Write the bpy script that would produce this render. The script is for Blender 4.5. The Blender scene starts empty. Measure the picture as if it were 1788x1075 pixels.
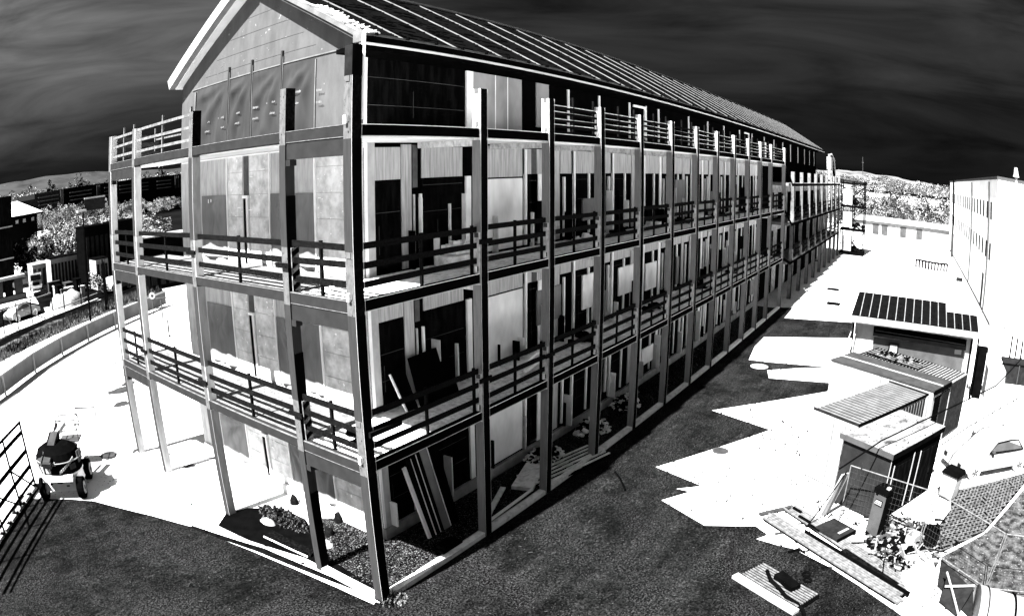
import bpy, math, random
from mathutils import Vector, Matrix, noise
rnd = random.Random(7)
S = bpy.context.scene
C = S.collection

# ------------------------------------------------------------------ camera
cd = bpy.data.cameras.new('camera')
cam = bpy.data.objects.new('camera', cd)
C.objects.link(cam)
S.camera = cam
cd.type = 'PANO'
cd.clip_start = 0.05
cd.clip_end = 9000
cd.sensor_width = 36.0
cd.sensor_fit = 'HORIZONTAL'
cd.lens = 24.4
for _o in (cd, getattr(cd, 'cycles', None)):
    if _o is None:
        continue
    for _k, _v in (('panorama_type', 'FISHEYE_LENS_POLYNOMIAL'), ('fisheye_fov', math.radians(150)),
                   ('fisheye_polynomial_k0', 0.0), ('fisheye_polynomial_k1', -0.039956288), ('fisheye_polynomial_k2', -0.00021791083),
                   ('fisheye_polynomial_k3', 1.578279886e-05), ('fisheye_polynomial_k4', -9.394731432e-07)):
        try:
            setattr(_o, _k, _v)
        except Exception:
            pass
yaw, pitch, roll = math.radians(34.033), math.radians(-11.864), math.radians(-0.149)
fw = Vector((math.cos(yaw)*math.cos(pitch), math.sin(yaw)*math.cos(pitch), math.sin(pitch)))
rt = Vector((math.sin(yaw), -math.cos(yaw), 0))
up = rt.cross(fw)
rt2 = rt*math.cos(roll)+up*math.sin(roll)
up2 = -rt*math.sin(roll)+up*math.cos(roll)
cam.matrix_world = Matrix(((rt2.x, up2.x, -fw.x, -7.857), (rt2.y, up2.y, -fw.y, -8.495), (rt2.z, up2.z, -fw.z, 8.47), (0, 0, 0, 1)))

# ------------------------------------------------------------------ daylight
SUN_EL, SUN_AZ = 51.0, 175.0          # azimuth measured from +X towards +Y
world = bpy.data.worlds.new('World')
S.world = world
world.use_nodes = True
wt = world.node_tree
wt.nodes.clear()
def wn(t, **k):
    n = wt.nodes.new(t)
    for a, b in k.items():
        setattr(n, a, b)
    return n
sky = wn('ShaderNodeTexSky', sky_type='NISHITA')
sky.sun_disc = False
sky.sun_elevation = math.radians(SUN_EL)
sky.sun_rotation = math.radians(90-SUN_AZ)
bw = wn('ShaderNodeRGBToBW')
wt.links.new(sky.outputs[0], bw.inputs[0])
tc = wn('ShaderNodeTexCoord')
sep = wn('ShaderNodeSeparateXYZ')
wt.links.new(tc.outputs['Generated'], sep.inputs[0])
def wmath(op, a, b=None, clamp=False):
    n = wn('ShaderNodeMath', operation=op)
    n.use_clamp = clamp
    for i, v in enumerate((a, b)):
        if v is None:
            continue
        if isinstance(v, (int, float)):
            n.inputs[i].default_value = v
        else:
            wt.links.new(v, n.inputs[i])
    return n.outputs[0]
zz = sep.outputs[2]
comb = wn('ShaderNodeCombineXYZ')
wt.links.new(wmath('MULTIPLY', sep.outputs[0], 1.0), comb.inputs[0])
wt.links.new(wmath('MULTIPLY', sep.outputs[1], 1.0), comb.inputs[1])
wt.links.new(wmath('MULTIPLY', zz, 7.0), comb.inputs[2])
nz = wn('ShaderNodeTexNoise')
nz.inputs['Scale'].default_value = 2.6
nz.inputs['Detail'].default_value = 8
nz.inputs['Roughness'].default_value = 0.55
nz.inputs['Distortion'].default_value = 0.5
wt.links.new(comb.outputs[0], nz.inputs[0])
# thin high cloud: brightness grows with elevation, streaked by the cloud noise
elev = wmath('MULTIPLY', wmath('POWER', wmath('MAXIMUM', zz, 0.0), 1.7), 0.50)
side = wmath('ADD', wmath('MULTIPLY', sep.outputs[1], 0.75), wmath('MULTIPLY', sep.outputs[0], -0.5))
side = wmath('ADD', wmath('MULTIPLY', wmath('MAXIMUM', side, 0.0), 1.9), 0.20)
stre = wmath('ADD', wmath('MULTIPLY', wmath('SUBTRACT', nz.outputs[0], 0.5), 3.4), 1.0)
stre = wmath('MAXIMUM', stre, 0.12)
lum = wmath('ADD', wmath('MULTIPLY', wmath('MULTIPLY', elev, side), stre), wmath('MULTIPLY', stre, 0.0018))
lum = wmath('MULTIPLY', wmath('MULTIPLY', lum, bw.outputs[0]), 1.0)
bg = wn('ShaderNodeBackground')
wt.links.new(lum, bg.inputs[0])
bg.inputs[1].default_value = 0.1
wo = wn('ShaderNodeOutputWorld')
wt.links.new(bg.outputs[0], wo.inputs[0])

sd = bpy.data.lights.new('sun', 'SUN')
sd.energy = 4.6
sd.angle = math.radians(0.6)
sd.color = (1, 1, 1)
sun = bpy.data.objects.new('sun', sd)
C.objects.link(sun)
_se, _sa = math.radians(SUN_EL), math.radians(SUN_AZ)
sun.rotation_euler = Vector((math.cos(_sa)*math.cos(_se), math.sin(_sa)*math.cos(_se), math.sin(_se))).to_track_quat('Z', 'Y').to_euler()
sun.location = (0, 30, 60)

vs = S.view_settings
S.display_settings.display_device = 'sRGB'
vs.view_transform = 'Standard'
vs.look = 'None'
vs.exposure = 3.15
vs.gamma = 1.0
vs.use_curve_mapping = False
S.cycles.max_bounces = 9
S.cycles.diffuse_bounces = 7
S.cycles.glossy_bounces = 2
S.cycles.transparent_max_bounces = 12
S.cycles.caustics_reflective = False
S.cycles.caustics_refractive = False
S.cycles.sample_clamp_indirect = 4.0

# ------------------------------------------------------------------ materials
MATS = {}
def M(name, v, v2=None, scale=4.0, lo=0.4, hi=0.6, detail=4, stretch=None, rough=0.95, spec=0.0, bump=0.0, speck=None, big=None):
    """grey procedural material: v..v2 mixed by noise; speck=(value, scale, threshold, sign); big=(value, scale, lo, hi) large blotches"""
    if name in MATS:
        return MATS[name]
    m = bpy.data.materials.new(name)
    m.use_nodes = True
    t = m.node_tree
    b = t.nodes['Principled BSDF']
    b.inputs['Roughness'].default_value = rough
    b.inputs['Specular IOR Level'].default_value = spec
    m.diffuse_color = (v, v, v, 1)
    tcn = t.nodes.new('ShaderNodeTexCoord')
    vec = tcn.outputs['Object']
    if stretch:
        mm = t.nodes.new('ShaderNodeMapping')
        mm.inputs['Scale'].default_value = stretch
        t.links.new(vec, mm.inputs[0])
        vec = mm.outputs[0]
    def noi(sc, dt=4, ro=0.6, v_=None):
        n = t.nodes.new('ShaderNodeTexNoise')
        n.inputs['Scale'].default_value = sc
        n.inputs['Detail'].default_value = dt
        n.inputs['Roughness'].default_value = ro
        t.links.new(v_ or vec, n.inputs['Vector'])
        return n.outputs[0]
    def ramp(src, a, c, va, vc):
        r = t.nodes.new('ShaderNodeMapRange')
        r.inputs[1].default_value = a
        r.inputs[2].default_value = c
        r.inputs[3].default_value = va
        r.inputs[4].default_value = vc
        t.links.new(src, r.inputs[0])
        return r.outputs[0]
    def mixv(fac, a, c):
        x = t.nodes.new('ShaderNodeMix')
        x.data_type = 'FLOAT'
        t.links.new(fac, x.inputs[0])
        for i, q in ((2, a), (3, c)):
            if isinstance(q, (int, float)):
                x.inputs[i].default_value = q
            else:
                t.links.new(q, x.inputs[i])
        return x.outputs[0]
    if v2 is None:
        v2 = v*0.8
    n1 = noi(scale, detail)
    out = ramp(n1, lo, hi, v, v2)
    if big:
        out = mixv(ramp(noi(big[1], 3), big[2], big[3], 0, 1), out, big[0])
    if speck:
        for sp in (speck if isinstance(speck, list) else [speck]):
            nn = noi(sp[1], 2, 0.5, tcn.outputs['Object'])
            fac = ramp(nn, sp[2], sp[2]+0.02, 0, 1) if sp[3] > 0 else ramp(nn, sp[2]-0.02, sp[2], 1, 0)
            out = mixv(fac, out, sp[0])
    cc = t.nodes.new('ShaderNodeCombineColor')
    for i in range(3):
        t.links.new(out, cc.inputs[i])
    t.links.new(cc.outputs[0], b.inputs['Base Color'])
    if bump:
        bp = t.nodes.new('ShaderNodeBump')
        bp.inputs['Strength'].default_value = bump
        bp.inputs['Distance'].default_value = 0.02
        t.links.new(n1, bp.inputs['Height'])
        t.links.new(bp.outputs[0], b.inputs['Normal'])
    MATS[name] = m
    return m

M('pale_ground', .42, .46, 1.2, speck=(.012, 7, .30, -1))
M('speckled_ground', .42, .46, 1.2, speck=[(.004, 8, .350, -1), (.010, 3.5, .28, -1)])
M('painted_light_asphalt', .0002, .0135, 19, .40, .62, 6, speck=[(.07, 30, .70, 1), (.0001, 21, .31, -1)], big=(.0045, .9, .50, .78))
M('asphalt_far', .006, .018, 6, .35, .65, 5, speck=(.12, 12, .73, 1))
M('gravel', .0006, .010, 22, .42, .56, 3, speck=(.10, 30, .60, 1))
M('white', .80, .70, 2)
M('white_dirty', .75, .45, 5, .45, .7, speck=(.12, 22, .27, -1))
M('concrete_slab', .85, .55, 9, .42, .62, 5, speck=(.03, 24, .30, -1))
M('column_shaded', .21, .145, 3, .3, .7, stretch=(6, 6, .7))  # lighter column copy for the shaded street side
M('column_sunlit', .024, .017, 3, .3, .7, stretch=(6, 6, .7))  # darker column copy for the sunlit gable side
M('column_pale', .62, .25, 12, .4, .75, stretch=(1, 1, .5))
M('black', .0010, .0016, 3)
M('black_mottled', .001, .006, 18, .45, .7)
M('beam_grey', .012, .017, 4, .3, .7)
M('panel_black', .0012, .005, 2.2, .45, .75, 5, stretch=(3, 3, .6))
M('panel_seam', .045, .03, 3)
M('panel_grey', .46, .22, 3, .3, .7, 5, stretch=(7, 7, .4))
M('panel_pale', .80, .50, 1.2, .35, .7, 3, stretch=(1, 1, .5))
M('membrane_sunlit', .044, .066, 1.6, .35, .75, 6, stretch=(1, 2, .8), speck=(.12, 7, .72, 1))  # darker copy of the gable membrane for the sunlit top storey
M('membrane_tile', .66, .36, 3.2, .36, .66, 6, speck=(.9, 9, .70, 1))
M('membrane_sheet', .46, .26, 2.0, .3, .7, 4, stretch=(1, 3, .6))
M('tarp_grey', .12, .19, 1.3, .35, .7, 3, stretch=(1, 2.2, .5))
M('rail_dark', .0022, .0075, 8, .4, .7, stretch=(3, 3, 3))
M('rail_pale', .70, .28, 6, .45, .7)
M('roof_black', .0016, .0030, 7, .35, .7, 4, stretch=(1.2, .35, 1), speck=(.0002, 9, .36, -1))
M('seam_white', .12, .09, 3)
M('mid_grey', .06, .08, 4)
M('soft_grey', .30, .22, 3)
M('light_grey', .5, .4, 3)
M('roof_mottled', .16, .022, 3.2, .42, .72, 6, speck=(.002, 11, .36, -1))
M('box_grey', .010, .014, 2)
M('rust_grey', .20, .12, 6)

# ------------------------------------------------------------------ helpers
class MB:
    def __init__(s):
        s.v = []; s.f = []
    def add(s, vs_, fs):
        o = len(s.v)
        s.v += [tuple(q) for q in vs_]
        s.f += [tuple(i+o for i in f) for f in fs]
        return s
    def box(s, x0, y0, z0, x1, y1, z1):
        if x0 > x1: x0, x1 = x1, x0
        if y0 > y1: y0, y1 = y1, y0
        if z0 > z1: z0, z1 = z1, z0
        return s.add([(x0,y0,z0),(x1,y0,z0),(x1,y1,z0),(x0,y1,z0),(x0,y0,z1),(x1,y0,z1),(x1,y1,z1),(x0,y1,z1)],
                     [(0,3,2,1),(4,5,6,7),(0,1,5,4),(1,2,6,5),(2,3,7,6),(3,0,4,7)])
    def hexa(s, p):
        return s.add(p, [(0,3,2,1),(4,5,6,7),(0,1,5,4),(1,2,6,5),(2,3,7,6),(3,0,4,7)])
    def bar(s, a, b, w, h=None, upv=(0,0,1)):
        """a beam of w x h from a to b"""
        h = h or w
        a, b = Vector(a), Vector(b)
        d = (b-a).normalized()
        u = Vector(upv)
        if abs(d.dot(u)) > .98:
            u = Vector((1, 0, 0))
        sx = d.cross(u).normalized()*(w/2)
        sz = sx.cross(d).normalized()*(h/2)
        return s.hexa([a-sx-sz, a+sx-sz, b+sx-sz, b-sx-sz, a-sx+sz, a+sx+sz, b+sx+sz, b-sx+sz])
    def tube(s, pts, r, n=6, r2=None):
        pts = [Vector(q) for q in pts]
        o = len(s.v)
        for i, q in enumerate(pts):
            d = (pts[min(i+1, len(pts)-1)]-pts[max(i-1, 0)]).normalized()
            u = Vector((0, 0, 1)) if abs(d.z) < .95 else Vector((1, 0, 0))
            a = d.cross(u).normalized(); b = a.cross(d)
            rr = r if r2 is None else r+(r2-r)*i/(len(pts)-1)
            for k in range(n):
                t = 2*math.pi*k/n
                s.v.append(tuple(q+a*(rr*math.cos(t))+b*(rr*math.sin(t))))
        for i in range(len(pts)-1):
            for k in range(n):
                s.f.append((o+i*n+k, o+i*n+(k+1) % n, o+(i+1)*n+(k+1) % n, o+(i+1)*n+k))
        s.f.append(tuple(o+k for k in reversed(range(n))))
        s.f.append(tuple(o+(len(pts)-1)*n+k for k in range(n)))
        return s
    def disc(s, c, r, h, n=20, axis=(0, 0, 1)):
        a = Vector(axis).normalized()
        return s.tube([Vector(c), Vector(c)+a*h], r, n)
    def poly(s, pts, z0, z1):
        """prism of an xy outline"""
        n = len(pts); o = len(s.v)
        s.v += [(x, y, z0) for x, y in pts]+[(x, y, z1) for x, y in pts]
        s.f.append(tuple(o+i for i in reversed(range(n))))
        s.f.append(tuple(o+n+i for i in range(n)))
        for i in range(n):
            j = (i+1) % n
            s.f.append((o+i, o+j, o+n+j, o+n+i))
        return s
    def drape(s, x, y0, y1, z0, z1, amp, seed, n=16, corner=1):
        """cloth hung on the gable: folds fan out from an upper corner"""
        q = random.Random(seed); o = len(s.v)
        cy, cz = (y0 if corner > 0 else y1), z1
        ph = q.uniform(0, 6)
        for i in range(n+1):
            for j in range(n+1):
                y = y0+(y1-y0)*i/n; z = z1+(z0-z1)*j/n
                a = math.atan2(cz-z+.02, abs(y-cy)+.02); r = math.hypot(y-cy, z-cz)
                d = abs(math.sin(a*5.5+ph))**2.2*min(1, r*1.6)*amp*(.4+.9*noise.noise(Vector((y*2, z*2, seed)))**2+.5)
                d += amp*.5*noise.noise(Vector((y*3.1, z*1.4, seed*3.0)))
                e = min(1, 4*min(i, n-i)/n+.15)*min(1, 5*j/n+.1)
                s.v.append((x-abs(d)*e, y, z))
        for i in range(n):
            for j in range(n):
                a = o+i*(n+1)+j
                s.f.append((a, a+1, a+n+2, a+n+1))
        return s
    def sheet(s, pts):
        o = len(s.v)
        s.v += [tuple(q) for q in pts]
        s.f.append(tuple(range(o, o+len(pts))))
        return s
    def lumps(s, n, cx, cy, rx, ry, z, a, b, seed=1, flat=.6):
        """n irregular stones or scraps in an ellipse"""
        q = random.Random(seed)
        for _ in range(n):
            t = q.random()*6.283; r = math.sqrt(q.random())
            x, y = cx+math.cos(t)*r*rx, cy+math.sin(t)*r*ry
            w, l, h = q.uniform(a, b), q.uniform(a, b), q.uniform(a, b)*flat
            an = q.random()*3.14
            zz_ = z*(1-r*r)*q.random()
            ca, sa = math.cos(an), math.sin(an)
            tl = q.uniform(-.5, .5)
            P = []
            for k in (0, 1):
                for ux, uy in ((-1,-1),(1,-1),(1,1),(-1,1)):
                    j = 1-.35*k*q.random()
                    px, py = ux*w*j/2, uy*l*j/2
                    P.append((x+px*ca-py*sa, y+px*sa+py*ca, zz_+k*h+px*tl))
            s.hexa(P)
        return s

def link(name, mesh, parent=None):
    o = bpy.data.objects.new(name, mesh)
    C.objects.link(o)
    if parent is not None:
        o.parent = parent
    return o
_world = {}
def build(name, mb, mat, parent=None, smooth=False, label=None, local=False):
    """one mesh object. mb is in world coordinates unless local; the parent is an unrotated Empty at its own location"""
    off = Vector((0, 0, 0))
    if parent is not None and not local:
        off = _world.get(parent.name, Vector((0, 0, 0)))
    me = bpy.data.meshes.new(name)
    me.from_pydata([(x-off.x, y-off.y, z-off.z) for x, y, z in mb.v], [], mb.f)
    me.materials.append(MATS[mat] if isinstance(mat, str) else mat)
    if smooth:
        for p_ in me.polygons:
            p_.use_smooth = True
    me.update()
    o = link(name, me, parent)
    _world[o.name] = off if parent is not None else Vector((0, 0, 0))
    if label:
        o['label'] = label
    return o
def thing(name, label, cat, loc=(0, 0, 0), rz=0, group=None):
    o = bpy.data.objects.new(name, None)
    o.empty_display_size = .3
    C.objects.link(o)
    o.location = loc
    o.rotation_euler = (0, 0, rz)
    o['label'] = label; o['category'] = cat
    if group: o['group'] = group
    _world[o.name] = Vector(loc)
    return o
def tag(o, label, cat, group=None):
    o['label'] = label; o['category'] = cat
    if group: o['group'] = group
    return o
def single(name, mb, mat, label, cat, group=None, smooth=False):
    """a thing that is one mesh, its origin at the base of its geometry"""
    xs = [v[0] for v in mb.v]; ys = [v[1] for v in mb.v]; zs = [v[2] for v in mb.v]
    c = Vector(((min(xs)+max(xs))/2, (min(ys)+max(ys))/2, min(zs)))
    mb.v = [(x-c.x, y-c.y, z-c.z) for x, y, z in mb.v]
    o = build(name, mb, mat, smooth=smooth)
    o.location = c
    return tag(o, label, cat, group)
def struct(name, mb, mat, kind='structure'):
    o = build(name, mb, mat)
    o['kind'] = kind
    return o
def cp(src, loc, rz=0, label=None, parent=None):
    r = src.copy(); C.objects.link(r); r.location = loc; r.rotation_euler = (0, 0, rz)
    if parent is not None: r.parent = parent
    if label: r['label'] = label
    for ch in list(src.children):
        c = ch.copy(); C.objects.link(c); c.parent = r
        for g in ch.children:
            d = g.copy(); C.objects.link(d); d.parent = c
    return r

# surfaces in the sun, darkened copies of the shaded greys
M('tarp_sunlit', .020, .028, 1.3, .35, .7, 3, stretch=(1, 2.2, .5))  # darker tarp copy for the sunlit top storey
M('yard_grey', .020, .028, 3)
M('yard_mid', .007, .011, 4)
M('yard_dark', .0012, .004, 6)
M('yard_soft', .045, .033, 2)
M('panel_top', .30, .17, 1.2, .35, .7, 3, stretch=(1, 1, .5))  # darker copy of the pale panel where more light bounces in
M('net_cord', .085, .04, 6)
M('rib_white', .10, .07, 3)
M('scrap_pale', .16, .05, 5)

M('yard_white', .23, .17, 2)
M('yard_dirty', .22, .08, 5, .45, .7, speck=(.012, 14, .32, -1))
M('wire', .022, .03, 3)
M('slat_white', .11, .06, 8)
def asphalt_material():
    """asphalt painted dark for sunlight: coarse grain, large damp and worn patches and long faint wheel tracks along the facade"""
    m = MATS['painted_light_asphalt']; t = m.node_tree; b = t.nodes['Principled BSDF']
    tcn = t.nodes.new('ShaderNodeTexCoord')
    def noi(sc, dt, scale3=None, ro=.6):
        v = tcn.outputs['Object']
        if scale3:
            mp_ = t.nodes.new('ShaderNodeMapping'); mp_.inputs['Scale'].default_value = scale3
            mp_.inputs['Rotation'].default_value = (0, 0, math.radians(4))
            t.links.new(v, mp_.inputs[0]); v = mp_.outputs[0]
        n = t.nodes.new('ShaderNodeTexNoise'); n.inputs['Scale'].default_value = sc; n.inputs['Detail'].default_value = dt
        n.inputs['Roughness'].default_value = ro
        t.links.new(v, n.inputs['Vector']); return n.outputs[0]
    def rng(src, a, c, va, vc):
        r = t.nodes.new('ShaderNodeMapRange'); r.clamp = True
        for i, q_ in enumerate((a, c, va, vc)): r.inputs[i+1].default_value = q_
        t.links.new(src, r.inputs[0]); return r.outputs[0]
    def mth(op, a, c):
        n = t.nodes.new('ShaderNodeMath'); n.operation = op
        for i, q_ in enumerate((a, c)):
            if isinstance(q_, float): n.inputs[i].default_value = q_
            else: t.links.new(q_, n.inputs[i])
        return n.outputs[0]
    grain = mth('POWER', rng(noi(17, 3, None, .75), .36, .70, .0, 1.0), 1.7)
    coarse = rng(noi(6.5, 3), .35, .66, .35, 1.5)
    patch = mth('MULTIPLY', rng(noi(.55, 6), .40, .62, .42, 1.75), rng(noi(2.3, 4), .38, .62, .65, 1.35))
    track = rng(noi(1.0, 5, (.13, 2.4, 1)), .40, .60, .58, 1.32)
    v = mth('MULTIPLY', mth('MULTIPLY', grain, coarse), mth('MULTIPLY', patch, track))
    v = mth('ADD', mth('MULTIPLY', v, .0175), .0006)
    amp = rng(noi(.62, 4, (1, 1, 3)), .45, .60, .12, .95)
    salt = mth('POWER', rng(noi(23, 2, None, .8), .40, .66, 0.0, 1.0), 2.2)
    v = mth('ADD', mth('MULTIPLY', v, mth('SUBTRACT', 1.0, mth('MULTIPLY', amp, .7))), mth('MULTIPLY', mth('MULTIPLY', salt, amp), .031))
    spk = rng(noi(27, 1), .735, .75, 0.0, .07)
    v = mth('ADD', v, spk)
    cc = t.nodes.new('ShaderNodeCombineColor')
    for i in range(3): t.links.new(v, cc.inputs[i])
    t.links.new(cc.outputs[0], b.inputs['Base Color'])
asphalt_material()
M('slab_sunlit', .14, .07, 9, .42, .62, 5, speck=(.006, 15, .33, -1))  # darker slab copy for the sunlit gable balconies
M('stub_sunlit', .075, .035, 12, .4, .75, stretch=(1, 1, .5), speck=(.006, 20, .33, -1))  # darker copy of the stub tone for gable stubs in sun
M('print_white', .15, .11, 9)
M('face_tone_pale', .85, .70, 3, stretch=(2, 2, .5))  # tone of gable column faces in shade, put into the colour
M('face_tone_grey', .30, .22, 3, stretch=(2, 2, .5))
M('far_post', .085, .045, 6, .4, .7)  # darker column copies for far posts and stubs in sun
M('far_stub', .13, .06, 6, .4, .7)
M('far_band', .30, .16, 3)
# ------------------------------------------------------------------ ground
g = MB()
g.poly([(-600, -900), (3500, -900), (3500, 3500), (-600, 3500)], -0.4, -0.02)
struct('ground', g, 'pale_ground')
g = MB().poly([(-40, -60), (130, -60), (130, 33), (-40, 12)], -0.019, 0.0)
struct('yard_paving', g, 'speckled_ground')
dark = [(.0, -.02), (35.0, -.02), (35.4, -.79), (31.97, -.91), (33.19, -5.23), (29.11, -5.65), (26.69, -.88), (24.46, -.91), (21.99, -1.26),  # saw-toothed edge of light and shade, sunlit ground painted dark
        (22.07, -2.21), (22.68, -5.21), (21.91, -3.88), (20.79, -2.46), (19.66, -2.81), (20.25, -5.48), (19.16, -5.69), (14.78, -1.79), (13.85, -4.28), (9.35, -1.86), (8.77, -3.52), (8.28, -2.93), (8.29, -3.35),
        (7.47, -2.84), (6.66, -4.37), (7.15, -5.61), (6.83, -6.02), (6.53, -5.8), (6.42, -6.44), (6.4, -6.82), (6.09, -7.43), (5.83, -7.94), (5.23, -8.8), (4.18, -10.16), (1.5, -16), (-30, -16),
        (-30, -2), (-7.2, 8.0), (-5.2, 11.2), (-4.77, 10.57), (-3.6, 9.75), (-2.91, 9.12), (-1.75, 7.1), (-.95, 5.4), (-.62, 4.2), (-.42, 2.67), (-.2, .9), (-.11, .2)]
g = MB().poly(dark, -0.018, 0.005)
struct('painted_light_asphalt', g, 'painted_light_asphalt')
g = MB().poly([(.35, .3), (11.2, .3), (11.2, 1.7), (2.0, 1.7), (2.0, 3.4), (1.5, 3.9), (.9, 3.2), (.35, 2.2)], -0.017, 0.012)
g.lumps(700, 2.9, 1.0, 2.8, .62, .02, .03, .09, 3)
g.lumps(250, 1.15, 2.2, .7, 1.1, .02, .03, .09, 4)
struct('gravel', g, 'gravel', 'stuff')
g = MB().poly([(11.2, .3), (34.6, .3), (34.6, 1.7), (11.2, 1.7)], -0.017, 0.010)
g.lumps(500, 19, 1.0, 8, .55, .02, .04, .14, 5)
struct('gravel', g, 'gravel', 'stuff')
# kerb beams under the frame, and a post's shadow stripe painted dark beside the gable
g = MB()
xs = [0, 3.58]+[3.58+2.71*i for i in range(1, 11)]+[34.73]
for a, b in zip(xs[:-1], xs[1:]):
    g.box(a+.24, .0, 0, b-.01, .17, .10)
struct('kerb', g, 'white_dirty')
g = MB().box(-.02, .2, 0, .16, 1.84, .10).poly([(-.15, .1), (.02, .2), (-.02, 1.8), (-.35, 3.6), (-.9, 5.9), (-1.15, 5.9), (-.62, 3.7), (-.28, 1.8)], 0, .012)
struct('kerb', g, 'white_dirty')
g = MB().poly([(-.02, .62), (.08, .62), (-.08, 2.0), (-.33, 3.6), (-1.1, 5.85), (-1.2, 5.8), (-.55, 3.6), (-.25, 2.0)], .012, .02)
struct('post_shadow_stripe', g, 'yard_dark')
# paving strip with joints left of the frame, cracks and stains
g = MB()
for i in range(5):
    y0 = 5.95+i*1.12
    g.poly([(-.25+.03*i, y0), (.62, y0), (.62, y0+1.09), (-.22+.03*i, y0+1.09)], 0, .02)
struct('path', g, 'white_dirty')
q = random.Random(11)
g = MB()
for i in range(7):
    x, y = q.uniform(-4, 6), q.uniform(12, 30)
    pts = [(x, y, .006)]
    for k in range(9):
        x += q.uniform(.1, .8); y += q.uniform(.05, .55)
        pts.append((x, y, .006))
    g.tube(pts, .012, 4)
for a, b in (((3.3, 22.5), (10.2, 26.2)), ((3.5, 20.5), (11, 24.3)), ((4, 18.6), (12, 22.6)), ((.6, 6.2), (.9, 12)), ((2.0, 8.9), (.2, 11.4))):
    g.tube([(a[0], a[1], .005), ((a[0]+b[0])/2, (a[1]+b[1])/2+.1, .005), (b[0], b[1], .005)], .02, 4)
struct('pavement_crack', g, 'yard_mid')

# ------------------------------------------------------------------ main building
B = thing('apartment_building', 'long three storey building under construction with concrete balcony frame and black pitched roof', 'building')
Z = [0, 3.19, 6.19, 9.2]
CX = xs
GY = [1.85, 5.60, 9.25, 11.29]          # gable frame columns
BT = .19
def column(x, y, zs, zstub, wy=.2, wx=.23, gable=False, black=True, xw=.23):
    c = thing_part('column')
    lo = 0
    for k, z in enumerate(zs[1:]+[None]):
        a = zs[k]
        hb = a if k == 0 else a+.86
        if k > 0:
            top = min(a+.86, zstub) if z is None else a+.86
            build('column_stub', MB().box(x+.003, y+.003, a-.24, x+wx-.003, y+wy-.003, top), 'column_pale' if x > .1 else 'stub_sunlit', c)
            if not gable or black:
                build('light_toned_stub', MB().box(x+.004, y-.012, a-.24, x+wx-.004, y+.003, top), 'black_mottled', c)  # stub face darkened to stand for the sunlight on it
                if not gable and x < 20:
                    for bz in (.1, .8):
                        build('bolt_plate', MB().box(x-.012, y+.05, a+bz-.05, x-.001, y+.15, a+bz+.05), 'mid_grey', c)
                    build('rail_bracket', MB().box(x-.06, y+.08, a+.02, x-.013, y+.14, a+.16), 'white', c)
        if z is not None:
            build('column_shaft', MB().box(x, y, hb, x+wx, y+wy, z-.24), 'column_sunlit' if x < 1 else 'column_shaded', c)
            if not gable:
                build('light_toned_face', MB().box(x+.002, y-.014, hb, x+wx+.004, y-.002, z-.24), 'black', c)  # sunlight on the street face, painted black
                build('back_face_tone', MB().box(x+wx+.001, y-.002, hb, x+wx+.012, y+wy, z-.24), 'black', c)
            elif black:
                build('light_toned_face', MB().box(x+.002, y-.014, hb if k else 0, x+wx+.004, y-.002, z-1.2), 'black', c)  # sunlit part below the slab's shade line, painted black
    if not gable:
        build('corner_halo_strip', MB().box(x-.004, y-.019, .02, x+.005, y-.0145, zs[-1]+.85), 'light_grey', c)  # added pale strip imitating a bright edge halo, no real bead
        build('corner_halo_strip', MB().box(x+wx+.004, y-.019, .02, x+wx+.009, y-.0145, zs[-1]+.85), 'light_grey', c)
    return c
def thing_part(name):
    o = bpy.data.objects.new(name, None)
    C.objects.link(o); o.parent = B
    _world[o.name] = Vector((0, 0, 0))
    return o
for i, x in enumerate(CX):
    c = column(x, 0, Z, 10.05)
# corner column rises to the eave
cc = thing_part('corner_column')
build('column_shaft', MB().box(.004, .004, 10.05, .226, .196, 10.60), 'yard_mid', cc)
build('light_toned_face', MB().box(.002, -.014, 10.05, .234, -.002, 10.60), 'black', cc)
build('downpipe', MB().tube([(.36, .1, 9.3), (.36, .1, 10.9)], .035, 8), 'white', cc)
for i, y in enumerate(GY):
    c = column(0, y, Z, 10.05, wy=.19, gable=True, black=(i == 0))
    if i:
        for k in range(3):
            build('light_toned_face', MB().box(.003, y-.012, Z[k]+(.86 if k else .02), .232, y-.001, Z[k+1]-.24), 'face_tone_grey' if (i == 1 or k == 0) else 'face_tone_pale', c)  # light and shade of this face painted on as its tone
            build('light_toned_stub', MB().box(.003, y-.012, Z[k+1]+.002, .232, y-.001, Z[k+1]+.85), 'face_tone_pale', c)
build('light_toned_stub', MB().box(-.004, 5.572, 9.2, .236, 5.586, 10.06), 'black_mottled', cc)
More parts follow.
